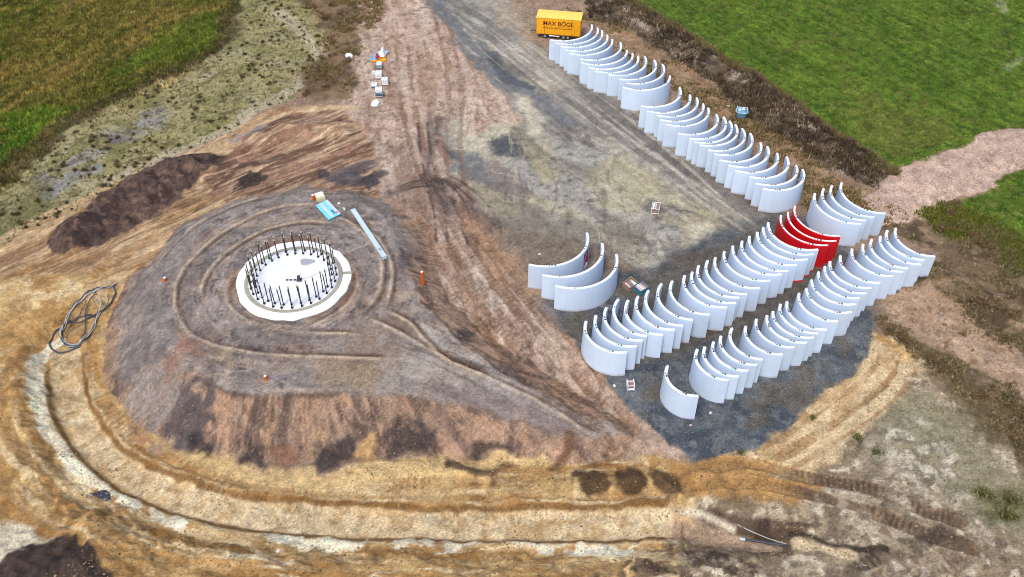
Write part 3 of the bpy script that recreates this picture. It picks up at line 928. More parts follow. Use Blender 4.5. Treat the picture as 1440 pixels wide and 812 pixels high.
# grey western flank, black membrane-like patches, red soil
wf = area([(158, 530), (162, 440), (198, 375), (250, 322), (330, 282), (420, 258), (545, 282), (575, 350), (555, 360), (520, 300), (420, 275), (335, 296), (268, 340), (228, 392), (218, 460), (250, 515), (262, 560), (225, 600), (185, 575)], 1.6, 1.2)
mixc(wf, alb(152, 143, 138), .8)
blotch(wf, alb(112, 105, 108), 2.5, .05, .45, 2, .65, 6, 2.5, .9)
blotch(wf, alb(170, 156, 150), 1.6, .2, .5, 4, .6, 6, 3, .9)
for p_, c, a_ in (([(255, 545), (300, 545), (300, 590), (270, 640), (235, 615)], (84, 78, 84), .85),
                  ([(445, 612), (500, 602), (515, 645), (450, 655)], (54, 50, 54), .82),
                  ([(535, 596), (575, 590), (612, 604), (608, 640), (545, 645)], (54, 50, 54), .82),
                  ([(345, 622), (372, 618), (372, 650), (325, 652)], (54, 50, 54), .82),
                  ([(266, 606), (292, 604), (290, 640), (270, 645)], (54, 50, 54), .82),
                  ([(650, 620), (735, 620), (735, 634), (655, 640)], (66, 56, 52), .85),
                  ([(380, 625), (420, 625), (420, 655), (385, 655)], (152, 110, 88), .7),
                  ([(240, 470), (275, 480), (285, 505), (250, 500)], (164, 122, 104), .8),
                  ([(225, 520), (250, 490), (250, 530), (230, 560)], (160, 116, 94), .6),
                  ([(480, 470), (560, 440), (590, 470), (560, 520), (500, 540), (470, 510)], (142, 118, 100), .5),
                  ([(430, 500), (480, 505), (540, 520), (520, 545), (430, 540)], (160, 138, 106), .5),
                  ([(290, 480), (330, 500), (330, 520), (290, 510)], (156, 136, 104), .5),
                  ([(560, 520), (700, 560), (840, 598), (800, 606), (640, 570)], (146, 130, 126), .7),
                  ([(525, 400), (560, 420), (600, 480), (560, 470)], (126, 106, 98), .5),
                  ([(555, 345), (570, 350), (572, 380), (558, 375)], (84, 78, 82), .8),
                  ([(645, 468), (668, 465), (670, 482), (650, 485)], (70, 64, 66), .85)):
    pm_ = area(p_, 1.0, 1.1)
    n_ = sstep(-1.0, -.35, fbm(X[pm_[0]], Y[pm_[0]], 1.8, 5, 8))
    mixc((pm_[0], pm_[1] * n_), alb(*c), a_)
# ragged sand tongue up the southern flank
mixc(area([(500, 640), (520, 605), (530, 600), (528, 650), (515, 665)], .7, .75), alb(196, 158, 104), .8)
mixc(area([(235, 650), (290, 640), (420, 662), (520, 655), (620, 645), (760, 640), (830, 648), (700, 668), (520, 690), (380, 690), (280, 672)], 1.0, 1.2), alb(222, 190, 134), .85)
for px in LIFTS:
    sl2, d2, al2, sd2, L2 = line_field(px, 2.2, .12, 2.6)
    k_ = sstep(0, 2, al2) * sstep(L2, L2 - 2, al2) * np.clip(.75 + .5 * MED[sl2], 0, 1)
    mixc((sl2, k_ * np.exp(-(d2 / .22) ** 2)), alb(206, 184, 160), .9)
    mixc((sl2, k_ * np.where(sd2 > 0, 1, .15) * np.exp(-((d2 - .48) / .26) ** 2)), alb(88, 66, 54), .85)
ring_ = np.exp(-((pit - 7.6) / .55) ** 2)
mixc((np.s_[:, :], ring_ * sstep(-.6, .4, MED)), alb(128, 94, 76), .8)

for p, r_ in (((828, 674), 1.6), ((880, 674), 1.7), ((936, 682), 1.5)):
    q = world_pts([p], None)[0]
    s_ = window(np.array([q]), 5)
    dd = np.hypot((X[s_] - q[0]) * .85 + 1.0 * W1x[s_], Y[s_] - q[1] + .8 * W1y[s_] + .5 * MED[s_])
    mixc((s_, sstep(r_ + .25, r_ - .35, dd)), alb(78, 58, 40), .92)
mixc(stroke([(625, 650), (660, 660), (692, 666)], .9, .35, .5), alb(72, 56, 48), .9)
mixc(stroke([(690, 680), (705, 665), (725, 658)], 1.1, .75, .5), alb(112, 84, 58), .8)
mixc(stroke([(780, 660), (800, 630), (806, 604)], 1.0, .75, .5), alb(110, 78, 54), .85)

# north-east: gravel haul road and yard
ROAD = [(575, -60), (690, -60), (745, 60), (810, 62), (900, 160), (960, 220), (1075, 305), (1120, 330), (1000, 430), (940, 400), (840, 310), (760, 200), (700, 120), (640, 60)]
rm = area(ROAD, 1.3, .9)
mixc(rm, alb(142, 136, 128))
ROADA = math.atan2(*(at(980, 270)[:2] - at(640, 15)[:2])[::-1])
blotch(rm, alb(112, 108, 102), 2.5, -.1, .5, 24, .85, 5, 4, ROADA)
blotch(rm, alb(160, 150, 134), 1.5, .2, .7, 25, .7, 5, 5, ROADA)
mixc(stroke([(608, 0), (660, 60), (700, 105), (755, 140), (800, 175)], 3.2, 1.4, .9), alb(104, 106, 110), .8)
mixc(stroke([(690, 75), (720, 112), (745, 122)], 2, .8, .6), alb(70, 74, 80), .8)
mixc(stroke([(790, 70), (840, 130), (900, 190), (1010, 255), (1075, 300)], 4.5, 1.6, .8), alb(98, 94, 90), .75)
mixc(area([(690, 0), (750, 10), (752, 55), (715, 40)], 2, 1.5), alb(164, 146, 124), .7)
MUD = [(612, 180), (680, 200), (755, 165), (850, 200), (930, 245), (1020, 300), (1070, 335), (1010, 390), (960, 400), (850, 340), (740, 330), (690, 300), (650, 260)]
mm_ = area(MUD, 1.8, 1.4)
mixc(mm_, alb(154, 150, 142))
blotch(mm_, alb(174, 166, 136), 6, -.1, .8, 26, .7, 5, 2.2, -.7)
blotch(mm_, alb(106, 98, 90), 3, .1, .8, 28, .7, 5, 4, -.9)
blotch(mm_, alb(92, 84, 78), .8, .35, .8, 30, .7, 4, 2, .3)
for p_, c, a_ in (([(640, 235), (700, 225), (740, 262), (760, 300), (700, 320), (660, 290)], (118, 102, 98), .7),
                  ([(628, 212), (665, 205), (690, 240), (690, 265), (650, 250)], (104, 106, 108), .7),
                  ([(690, 195), (725, 193), (735, 215), (705, 218)], (74, 74, 76), .85),
                  ([(820, 245), (870, 215), (930, 260), (900, 300), (840, 290)], (168, 158, 124), .6),
                  ([(960, 300), (1000, 290), (1040, 335), (1010, 365), (960, 345)], (176, 162, 122), .7),
                  ([(740, 205), (770, 200), (790, 250), (765, 260)], (168, 158, 126), .7),
                  ([(735, 100), (800, 128), (785, 138), (735, 112)], (172, 160, 140), .6)):
    mixc(area(p_, 1.2, 1.2), alb(*c), a_)
u_, v_ = rotated(rm, ROADA, 12)
scratch(rm, alb(186, 176, 158), u_, v_, 1.6, .09, 54, .7)
scratch(rm, alb(84, 82, 80), u_, v_, 1.8, .12, 56, .6)
u_, v_ = rotated(mm_, ROADA + .35, 4)
u_ = u_ + .5 * W1x[mm_[0]]; v_ = v_ + .8 * W1y[mm_[0]]
flow(mm_, alb(176, 166, 132), u_, v_, 3.5, .1, .8, 57, .5, 4)
flow(mm_, alb(100, 92, 86), u_, v_, 2.6, .2, .8, 58, .45, 4)
scratch(mm_, alb(84, 76, 72), u_, v_, 1.8, .10, 59, .6)
scratch(mm_, alb(190, 182, 156), u_, v_, 1.5, .08, 60, .6)
for px in ([(722, 130), (740, 134), (762, 165), (764, 188), (748, 194), (738, 165)], [(640, 207), (665, 192), (690, 176), (722, 172), (720, 190), (692, 204), (668, 214)], [(632, 170), (650, 166), (654, 186), (640, 194)], [(965, 318), (990, 308), (1012, 335), (1000, 356), (972, 344)]):
    pd_ = area(px, 1.4, .7)
    mixc(pd_, alb(186, 178, 158), .95)
for px in ([(692, 200), (722, 194), (738, 212), (730, 220), (706, 216)], [(618, 205), (640, 212), (648, 230), (630, 226)]):
    mixc(area(px, 1.6, 1.2), alb(78, 80, 84), .85)
mixc(area([(690, 290), (760, 300), (900, 325), (870, 390), (790, 420), (740, 410), (715, 350)], 4, 1.5), alb(126, 117, 106), .8)
u_, v_ = rotated(mm_, ROADA - .5, 9)
scratch(mm_, alb(92, 84, 78), u_, v_, 1.7, .08, 61, .55)
scratch(mm_, alb(188, 180, 154), u_, v_, 1.6, .07, 63, .5)
# blue-black crushed stone of the storage pad
PAD = [(755, 425), (790, 400), (860, 385), (920, 370), (1000, 325), (1090, 300), (1140, 300), (1190, 335), (1215, 400), (1232, 475), (1222, 505), (1150, 565), (1050, 640), (975, 652), (905, 600), (835, 520)]
pm = area(PAD, 3.2, 1.0)
PADS = [(800, 470), (850, 470), (960, 450), (1100, 390), (1200, 380), (1232, 475), (1222, 505), (1150, 565), (1050, 640), (975, 652), (905, 600), (835, 520)]
ps_ = area(PADS, .6, .6)
_w = np.zeros(X.shape); _w[pm[0]] = pm[1] * (Y[pm[0]] > at(900, 470)[1]); _w[ps_[0]] = np.maximum(_w[ps_[0]], ps_[1])
pm = (np.s_[:, :], _w)
mixc(pm, alb(98, 104, 111))
blotch(pm, alb(66, 74, 86), 3, -.1, .4, 32, .8)
blotch(pm, alb(120, 124, 128), 1.2, .2, .7, 34, .7)
blotch(pm, alb(104, 96, 84), 4, .1, .6, 36, .7)
mixc(area([(880, 395), (1000, 340), (1120, 320), (1180, 350), (1210, 395), (1130, 420), (1040, 470), (960, 500), (900, 500)], 2, 1), alb(100, 92, 82), .7)
mixc(area([(1090, 290), (1180, 260), (1250, 270), (1260, 330), (1200, 345), (1150, 320)], 1.5, 1), alb(138, 112, 92), .8)
# strip between the long row and the hedge bank
STRIP = [(800, 12), (850, 20), (980, 105), (1040, 150), (1120, 205), (1215, 265), (1300, 310), (1240, 320), (1130, 300), (1120, 250), (1000, 165), (880, 80), (840, 45)]
st = area(STRIP, 1.0, 1.0)
mixc(st, alb(156, 126, 98))
blotch(st, alb(120, 104, 72), 2.2, .0, .5, 38, .8)
blotch(st, alb(176, 148, 120), 1.5, .2, .6, 39, .7)
BANK = [(800, -20), (860, -12), (1000, 70), (1100, 135), (1195, 200), (1262, 243), (1225, 262), (1160, 235), (1060, 165), (1000, 115), (900, 50), (840, 25)]
bk = area(BANK, 1.0, 1.2)
mixc(bk, alb(112, 96, 80))
blotch(bk, alb(176, 162, 146), 1.6, .1, .6, 40, .8, 5, 2.5, ROADA)
blotch(bk, alb(58, 46, 40), 2, .0, .5, 42, .7)
# meadow and access road
MEAD = [(862, -14), (1000, 68), (1100, 133), (1197, 199), (1264, 240), (1335, 215), (1400, 182), (1440, 180), (1640, 160), (2200, 100), (1800, -420), (700, -420)]
md = area(MEAD, .8, 1.0)
MEAD2 = [(1352, 288), (1400, 258), (1440, 226), (1640, 200), (2000, 500), (1560, 420), (1440, 340)]
md2 = area(MEAD2, .8, .8)
for k_, q in enumerate((md, md2)):
    mixc(q, alb(90, 114, 38))
    blotch(q, alb(108, 130, 42), 7, -.2, .8, 4, .5, 4, 2.2, ROADA)
    blotch(q, alb(66, 96, 18), 1.0, .0, .5, 44, .7, 5, 7, ROADA)
    blotch(q, alb(64, 92, 18), .7, .1, .5, 45, .5, 4, 2, ROADA)
    rows = rotated(q, ROADA, 1)[1] + .25 * MED[q[0]]
    mixc((q[0], q[1] * sstep(.55, .95, np.sin(rows * 2 * math.pi / 2.6))), alb(66, 94, 22), .3)
    blotch(q, alb(108, 110, 54), 1.2, .3, .8, 46, .7)
mixc(area([(1200, 130), (1260, 160), (1340, 160), (1330, 200), (1260, 225), (1200, 190)], 5, 3), alb(112, 110, 54), .5)
mixc(stroke([(1412, 0), (1418, 20)], 1.5, 1, 1), alb(180, 180, 160), .3)
mixc(stroke([(1420, 98), (1436, 85)], 1.5, 1, 1), alb(180, 184, 160), .25)
ar = area([(1208, 282), (1258, 248), (1335, 216), (1400, 183), (1445, 181), (1580, 172), (1600, 225), (1440, 228), (1385, 264), (1300, 307), (1240, 318)], .6, .75)
mixc(ar, alb(190, 164, 148))
blotch(ar, alb(206, 184, 170), .8, .1, .5, 48, .5)
blotch(ar, alb(166, 136, 120), 1.0, .2, .6, 50, .45)
# eastern scrub and sandy track
SCR = [(1240, 322), (1300, 308), (1352, 288), (1440, 345), (1600, 430), (1700, 700), (1440, 650), (1380, 575), (1300, 505), (1235, 460), (1240, 400), (1320, 350)]
sc_ = area(SCR, 1.0, 1.2)
mixc(sc_, alb(126, 106, 80))
blotch(sc_, alb(88, 74, 54), 2.5, -.1, .4, 59, .85)
blotch(sc_, alb(160, 136, 108), 2, .2, .6, 2, .8)
mixc(area([(1300, 300), (1352, 288), (1440, 345), (1520, 390), (1440, 392), (1390, 350), (1320, 330)], 1.5, 1.2), alb(98, 106, 44), .75)
tk = area([(1235, 420), (1300, 402), (1345, 425), (1440, 505), (1560, 600), (1560, 650), (1440, 562), (1350, 505), (1240, 458)], 1.0, 1.0)
mixc(tk, alb(178, 148, 122))
blotch(tk, alb(196, 168, 144), 1.4, .0, .5, 1, .7)
blotch(tk, alb(140, 110, 86), 1.0, .3, .7, 5, .7)
mixc(area([(1300, 515), (1350, 520), (1450, 580), (1560, 650), (1560, 740), (1440, 650), (1360, 590)], 1.3, 1.2), alb(104, 92, 62), .8)

# pressed tracks: damp or dry soil turned up by the lugs
def tint(ts, c, amt, bar=0.0):
    for sl, w, b in ts:
        mixc((sl, np.clip(w * (1 - bar * .5 + bar * .5 * b), 0, 1)), alb(*c), amt)
cable_cut()
tint(T_SE[:2], (172, 130, 78), .85, .4)
east = area([(1105, 640), (1480, 640), (1480, 850), (1150, 850), (1120, 720)], 3, 1)
em = np.zeros(X.shape); em[east[0]] = east[1]
tint([(a, w * em[a], b) for a, w, b in T_SE[:2]], (84, 73, 66), 1.0, .45)
tint(T_SE[2:3], (84, 71, 62), 1.0, .4)
tint(T_SE[3:4], (118, 98, 82), .85, .7)
tint(T_SE[4:], (158, 120, 74), .8, .6)
tint(T_SAND, (168, 124, 72), .8, .8)
tint(T_ROAD, (122, 92, 72), .75, .6)
tint(T_PALE, (168, 128, 84), .85, .3)
tint(T_YARD, (190, 182, 166), .5)
tint(T_DARK, (76, 62, 58), .9)
for l, w_ in (([(603, 160), (605, 200), (600, 250)], .9), ([(560, 268), (598, 255), (640, 262)], 1.3), ([(600, 250), (615, 275), (640, 300)], 2.2), ([(612, 190), (622, 170)], 1.0)):
    mixc(stroke(l, w_, 1.0, .8), alb(86, 72, 68), .65)

FINE2 = fbm(X, Y, .7, 3, 47)
NOISE = 1 + 0.17 * FINE + 0.06 * MED + 0.17 * FINE2 + 0.13 * np.clip(RNG.standard_normal(X.shape), -1.8, 1.8)
NOISE -= 0.30 * np.exp(-(fbm(X, Y, 1.5, 4, 50) / .06) ** 2) * sstep(.0, .5, fbm(X, Y, 5, 3, 51))
NOISE += 0.22 * np.exp(-(fbm(X, Y, 1.2, 4, 52) / .05) ** 2) * sstep(.1, .6, fbm(X, Y, 4, 3, 53))
Cc *= NOISE[..., None]
lum = Cc.mean(2, keepdims=True)
Cc = (lum + (Cc - lum) * SATUR) * GAIN
Cc = np.clip(Cc, 0.003, 0.85)

# ---- split the one sheet into the pieces of ground it is made of
REG = np.zeros((NY, NX), np.int8)
names = ['ground', 'grass_field', 'sandy_flat', 'dirt_road', 'dug_sand', 'trench', 'soil_heap', 'earth_mound', 'gravel_yard', 'gravel_road', 'soil_bank', 'meadow', 'access_road', 'scrubland', 'sandy_track']
def reg(m, k):
    sl, w = m
    REG[sl] = np.where(w > .5, k, REG[sl])
reg(fm, 1); reg(flm, 2); reg(dm, 3); reg(nm, 4); reg(sm, 4); reg(se, 4)
_t = line_field(TRENCH, 4, 0.15)
reg((_t[0], (_t[1] < 2.0) * 1.0), 5)
reg(hp, 6); reg(sh, 6); reg(slopem, 7); reg(topm, 7); reg(rm, 9); reg(mm_, 9); reg(pm, 8); reg(st, 8); reg(bk, 10); reg(md, 11); reg(md2, 11); reg(sc_, 13); reg(tk, 14); reg(ar, 12)
gmat = {'grass_field': ground_material('grass_soil', 2.2, .6, lo=.55, hi=1.4), 'meadow': ground_material('meadow_soil', 2.6, .6, lo=.55, hi=1.4),
        'gravel_yard': ground_material('crushed_stone', 4.5, .7, lo=.55, hi=1.45), 'gravel_road': ground_material('packed_gravel', 2.4, .4, rough=.48, lo=.84, hi=1.16, micro=(.84, 1.16)),
        'access_road': ground_material('road_gravel', 4.0, .6, lo=.7, hi=1.35)}
soil = ground_material('soil', 2.2, .8, lo=.76, hi=1.24, micro=(.64, 1.4))
gy, gx = np.gradient(H, YS, XS)
NRM = np.dstack([-gx, -gy, np.ones_like(gx)])
NRM /= np.linalg.norm(NRM, axis=2, keepdims=True)
cell = REG[:-1, :-1]
VID = np.arange(NY * NX).reshape(NY, NX)
for k, nm_ in enumerate(names):
    sel = cell == k
    if not sel.any():
        continue
    q = np.stack([VID[:-1, :-1][sel], VID[:-1, 1:][sel], VID[1:, 1:][sel], VID[1:, :-1][sel]], 1)
    used, inv = np.unique(q, return_inverse=True)
    inv = inv.reshape(-1)
    me = bpy.data.meshes.new(nm_)
    me.vertices.add(len(used))
    me.vertices.foreach_set('co', np.stack([X.ravel()[used], Y.ravel()[used], H.ravel()[used]], 1).astype(np.float32).ravel())
    me.loops.add(len(inv))
    me.loops.foreach_set('vertex_index', inv.astype(np.int32))
    me.polygons.add(len(q))
    me.polygons.foreach_set('loop_start', np.arange(0, len(inv), 4, dtype=np.int32))
    me.update(calc_edges=True)
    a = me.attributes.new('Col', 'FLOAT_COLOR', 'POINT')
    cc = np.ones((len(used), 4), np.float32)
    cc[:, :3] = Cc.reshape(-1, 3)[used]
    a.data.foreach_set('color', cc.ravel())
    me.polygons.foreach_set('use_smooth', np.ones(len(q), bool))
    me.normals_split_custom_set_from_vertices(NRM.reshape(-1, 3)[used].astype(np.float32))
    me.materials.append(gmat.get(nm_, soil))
    link(nm_, me, kind='structure')

def ground(px, py):
    p = world_pts([(px, py)], None)[0]
    return Vector((p[0], p[1], height(p[0], p[1])))

# ------------------------------------------------------------------ foundation
FZ = 2.98
def ring_mesh(name, prof, n, mat, wob=None, a0=0, a1=2 * math.pi):
    """turns a profile of (radius, height) round the axis"""
    mb = MB()
    closed = abs(a1 - a0 - 2 * math.pi) < 1e-6
    k = n if closed else n + 1
    for i in range(k):
        t = a0 + (a1 - a0) * i / n
        w = wob(t) if wob else 0
        for r, z in prof:
            rr_ = r + (w if r > 6.6 else 0)
            mb.v.append((rr_ * math.cos(t), rr_ * math.sin(t), z))
    p = len(prof)
    for i in range(n):
        j = (i + 1) % k
        for q in range(p - 1):
            mb.f.append((i * p + q, j * p + q, j * p + q + 1, i * p + q + 1))
    return mb.mesh(name, mat)
found = empty('turbine_foundation', (C0[0], C0[1], FZ), label='round white concrete turbine foundation on top of the brown mound', cat='foundation')
mb = MB()
mb.v = [(0, 0, -.06)]
for r in (2.0, 4.0, 5.56):
    mb.v += [(r * math.cos(2 * math.pi * i / 72), r * math.sin(2 * math.pi * i / 72), -.06) for i in range(72)]
mb.f = [(0, 1 + i, 1 + (i + 1) % 72) for i in range(72)]
for k in range(2):
    mb.f += [(1 + k * 72 + i, 1 + (k + 1) * 72 + i, 1 + (k + 1) * 72 + (i + 1) % 72, 1 + k * 72 + (i + 1) % 72) for i in range(72)]
link('floor_slab', mb.mesh('floor_slab', M['slab']), found)
link('bearing_ring', ring_mesh('bearing_ring', [(5.55, -.5), (5.56, -.02), (5.62, .02), (6.02, .05), (6.05, .02), (6.06, -.5)], 96, M['ring']), found)
_w = [RNG.uniform(-.22, .16) for _ in range(64)]
def wob(t):
    u = t / (2 * math.pi) * 40
    i = int(u) % 40
    f = u - int(u)
    return (_w[i] * (1 - f) + _w[(i + 1) % 40] * f) * .8 + .15 * math.sin(2 * t + 3.9)
link('blinding_collar', ring_mesh('blinding_collar', [(6.07, -.4), (6.07, -.03), (6.5, -.04), (7.15, -.08), (7.2, -.42)], 160, M['collar'], wob), found)
mb = MB()
for i in range(22):
    t = 2 * math.pi * i / 22
    q = 1 + .14 * math.sin(3 * t + 1)
    mb.v.append((1.15 + .95 * q * math.cos(t), 3.15 + .62 * q * math.sin(t), -.052))
mb.f.append(tuple(range(22)))
link('damp_patch', mb.mesh('damp_patch', M['damp']), found)
mb = MB()
mb.box((6.45, 1.0, -.045), (1.5, .5, .05), .12)
link('cable_channel', mb.mesh('cable_channel', M['ring']), found)
mb = MB()
mb.box((.75, -.35, .32), (.34, .34, .75)).box((.75, -.35, .05), (.6, .5, .2)).bar((.75, -.35, .5), (1.1, -.2, .9), .04)
link('centre_box', mb.mesh('centre_box', M['darksteel'], .02), found)
for dx in (-.55, -1.05, -1.5):
    mb = MB()
    mb.box((.75 + dx, -.32, .03), (.3, .16, .16), .1)
    link('sleeve', mb.mesh('sleeve', M['darksteel'], .02), found)
mb = MB()
mb.tube([(.9, -.3, -.03), (1.9, .3, -.03), (2.9, 1.0, -.03), (4.4, 1.5, -.03)], .035, 5)
link('cable', mb.mesh('cable', M['grey']), found)
rods = {}
for hh in (2.9, 3.05, 3.2):
    mb = MB()
    mb.bar((0, 0, -.06), (0, 0, hh), .064, 8)
    mb.bar((0, 0, -.06), (0, 0, .10), .15, 8)
    rm_ = mb.mesh('anchor_rod', M['rod'])
    mb = MB()
    mb.bar((0, 0, hh), (0, 0, hh + .12), .09, 8)
    cm_ = mb.mesh('rod_cap', M['cap'])
    mb = MB()
    mb.bar((0, 0, hh * .52), (0, 0, hh * .52 + .13), .096, 8)
    km_ = mb.mesh('coupler', M['grey'])
    rods[hh] = (rm_, cm_, km_)
for i in range(28):
    t = math.radians(-147 + 12.857 * i)
    for r_ in (5.28, 4.70):
        hh = random.choice(list(rods))
        a_ = t + random.uniform(-.015, .015)
        o = link('anchor_rod', rods[hh][0], found, (r_ * math.cos(a_), r_ * math.sin(a_), 0), (random.uniform(-.02, .02), random.uniform(-.02, .02), 0))
        link('rod_cap', rods[hh][1], o)
        if math.sin(a_) < .25 and random.random() < .8:
            link('coupler', rods[hh][2], o, (0, 0, random.uniform(-.5, .4)))

# ------------------------------------------------------------------ concrete tower segments
SH = 3.8
TH = 0.36
def sweep(prof, phis, r, mat, name, caps=True):
    """a wall piece: profile (offset from the middle line, height) swept round part of a circle"""
    v, f, smooth = [], [], []
    d = r * 0.5
    def pt(phi, off, z):
        R = r + off
        return (R * math.sin(phi), d - R * math.cos(phi), z)
    p = len(prof)
    for q in range(p):
        a, b = prof[q], prof[(q + 1) % p]
        base = len(v)
        for ph in phis:
            v.append(pt(ph, *a)); v.append(pt(ph, *b))
        for i in range(len(phis) - 1):
            o = base + 2 * i
            f.append((o, o + 2, o + 3, o + 1)); smooth.append(True)
    if caps:
        for ph, rev in ((phis[0], False), (phis[-1], True)):
            base = len(v)
            v += [pt(ph, *a) for a in prof]
            ids = list(range(base, base + p))
            f.append(tuple(ids[::-1] if rev else ids)); smooth.append(False)
    me = bpy.data.meshes.new(name)
    me.from_pydata(v, [], f)
    me.polygons.foreach_set('use_smooth', smooth)
    me.materials.append(mat)
    return me
def fr(a, b, n):
    return [a + (b - a) * i / n for i in range(n + 1)]
PH = math.radians(60)
TAP = 0.10
PROF = [(TH / 2 + TAP, 0), (TH / 2, SH - .05), (TH / 2 - .05, SH), (-TH / 2 + .05, SH), (-TH / 2, SH - .05), (-TH / 2 + TAP, 0)]
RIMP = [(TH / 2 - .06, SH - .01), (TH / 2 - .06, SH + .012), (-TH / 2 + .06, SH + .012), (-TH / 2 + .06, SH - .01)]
def dot(r_, h_, mat, name, n=10):
    mb = MB()
    mb.bar((0, 0, 0), (0, 0, h_), r_, n)
    return mb.mesh(name, mat)
DOTS = {'bolt_socket': dot(.10, .02, M['socket'], 'bolt_socket'), 'grout_cover': dot(.10, .018, M['grey'], 'grout_cover'), 'sealing_plug': dot(.135, .03, M['green'], 'sealing_plug'),
        'lifting_socket': dot(.14, .025, M['socket'], 'lifting_socket')}
_mb = MB()
_mb.box((0, 0, .008), (.5, .17, .016))
TAG = _mb.mesh('marking_plate', material('pale_grey_plate', (.62, .62, .63), .6))
CACHE = {}
def seg_mesh(r, red):
    k = (round(r, 2), red)
    if k not in CACHE:
        CACHE[k] = (sweep(PROF, fr(-PH, PH, 30), r, M['red'] if red else M['concrete'], 'tower_segment'),
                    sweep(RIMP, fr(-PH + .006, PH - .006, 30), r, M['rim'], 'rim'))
    return CACHE[k]
def segment(L, R, chord, label, group, red=False, band=False, door=False):
    a, b = at(L[0], L[1], SH), at(R[0], R[1], SH)
    mid = (a + b) / 2
    ang_ = math.atan2(b[1] - a[1], b[0] - a[0])
    r = chord / (2 * math.sin(PH))
    z0 = -0.03
    me, rim = seg_mesh(r, red)
    if door:
        p0, p1 = math.radians(20), math.radians(37)
        me = me.copy()
        bm = bmesh.new()
        for part in (sweep(PROF, fr(-PH, p0, 20), r, M['concrete'], 't'), sweep(PROF, fr(p1, PH, 8), r, M['concrete'], 't'),
                     sweep([(TH / 2 + .004, 3.25), (TH / 2, SH - .05), (TH / 2 - .05, SH), (-TH / 2 + .05, SH), (-TH / 2, SH - .05), (-TH / 2 + .004, 3.25)], fr(p0, p1, 5), r, M['concrete'], 't'),
                     sweep([(TH / 2 + TAP, 0), (TH / 2 + TAP * .8, .9), (-TH / 2 + TAP * .8, .9), (-TH / 2 + TAP, 0)], fr(p0, p1, 5), r, M['concrete'], 't')):
            bm.from_mesh(part)
            bpy.data.meshes.remove(part)
        bm.to_mesh(me)
        bm.free()
    o = link('tower_segment', me, None, (mid[0], mid[1], z0), (0, 0, ang_), label=label, cat='concrete segment', group=group)
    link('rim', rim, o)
    d = r * .5
    def put(name, phi, off=0.0, mesh=None):
        link(name, mesh or DOTS[name], o, ((r + off) * math.sin(phi), d - (r + off) * math.cos(phi), SH + .010), (0, 0, phi))
    j = lambda s=.02: random.uniform(-s, s)
    k = random.random()
    p1 = -PH + math.radians(24) + j(.06)
    put('bolt_socket', p1, j(.05)); put('bolt_socket' if k < .6 else 'grout_cover', p1 + .06, j(.05))
    if k < .75:
        put('lifting_socket' if k > .2 else 'sealing_plug', p1 + .14, j(.03))
    p2 = PH - math.radians(32) + j(.06)
    put('bolt_socket', p2, j(.04)); put('grout_cover', p2 - .07, j(.04))
    put('sealing_plug' if (k < .4 and not red) else 'lifting_socket', p2 + .09, j(.03))
    put('marking_plate', PH - .05 if k < .5 else -PH + .05, 0, TAG)
    if band:
        bp = [(TH / 2 + TAP + .006, .0), (TH / 2 + TAP, .42), (-TH / 2 + TAP - .012, .42), (-TH / 2 + TAP - .006, .0)]
        link('base_band', sweep(bp, fr(-PH - .0015, PH + .0015, 30), r, M['red'], 'base_band'), o)
    if door:
        fp0, fp1 = math.radians(20), math.radians(37)
        for q0, q1, nm_ in ((fp0 + .001, fp0 + .018, 'door_jamb'), (fp1 - .035, fp1 - .001, 'door_jamb')):
            link(nm_, sweep([(TH / 2 + .12, .902), (TH / 2 + .03, 3.24), (-TH / 2 - .02, 3.24), (-TH / 2 - .0, .902)], [q0, q1], r, M['crimson'], nm_), o)
        link('door_leaf', sweep([(.06, .905), (.02, 3.24), (-.03, 3.24), (.01, .905)], fr(fp0 + .019, fp1 - .036, 4), r, M['darksteel'], 'door_leaf'), o)
        mb = MB()
        P_ = lambda ph, off, z: ((r + off) * math.sin(ph), d - (r + off) * math.cos(ph), z)
        mb.bar(P_(fp0 + .05, .1, 1.4), P_(fp1 - .06, .1, 2.6), .05).bar(P_(fp0 + .05, .1, 2.2), P_(fp0 + .13, .1, 1.3), .05)
        link('door_brace', mb.mesh('door_brace', M['pinkwood']), o)
    return o
def parse(t):
    return [tuple(float(q) for q in s.split(',')) for s in t.split(';')]
ROWA_ = parse('773.3,55.5,832.1,34.4;782.2,60.3,840,38.7;788.8,64.7,846.1,42.7;795.1,69.9,853.9,48.8;799.9,74.6,861,54.8;816.4,82.9,872.6,59.2;817.4,87.7,881.8,70.2;827.8,94.3,889.4,74.8;837,99.8,897.6,78.3;855.6,105,907,79.2;871.3,111,919.8,84;881.4,116.6,931.5,90.3;876.6,122.1,942.2,106.4;901.5,148.3,955.4,122.8;910.3,155.7,969.8,133.1;923.6,161.9,979.8,137.2;928.8,167.5,988.3,145.7;936.4,174.1,995.4,151.6;954,187.1,1007.1,160.8;969.6,194,1017.4,164.2;976.9,199.6,1025.9,169.8;984.2,203.2,1034,175;996.4,210.7,1043.8,180.5;1005,216.3,1055,187.2;1012.3,224.5,1069.2,200.3;1024.4,232.1,1079.1,205.5;1034.2,239.4,1092.9,215;1054.2,248,1106.2,220.3;1062.9,257.3,1119.5,231.8;1073,264.7,1129,237.9')
ROWK = parse('1146.9,271.9,1210.6,313.8;1158.5,264.8,1218.1,309.8;1170.3,260.6,1229.8,305;1183.8,256.3,1245.6,300')
ROWR = parse('1098.5,302.5,1164.4,344.6;1108.8,298.1,1176.3,338.5;1118.5,289.4,1181.3,331.9')
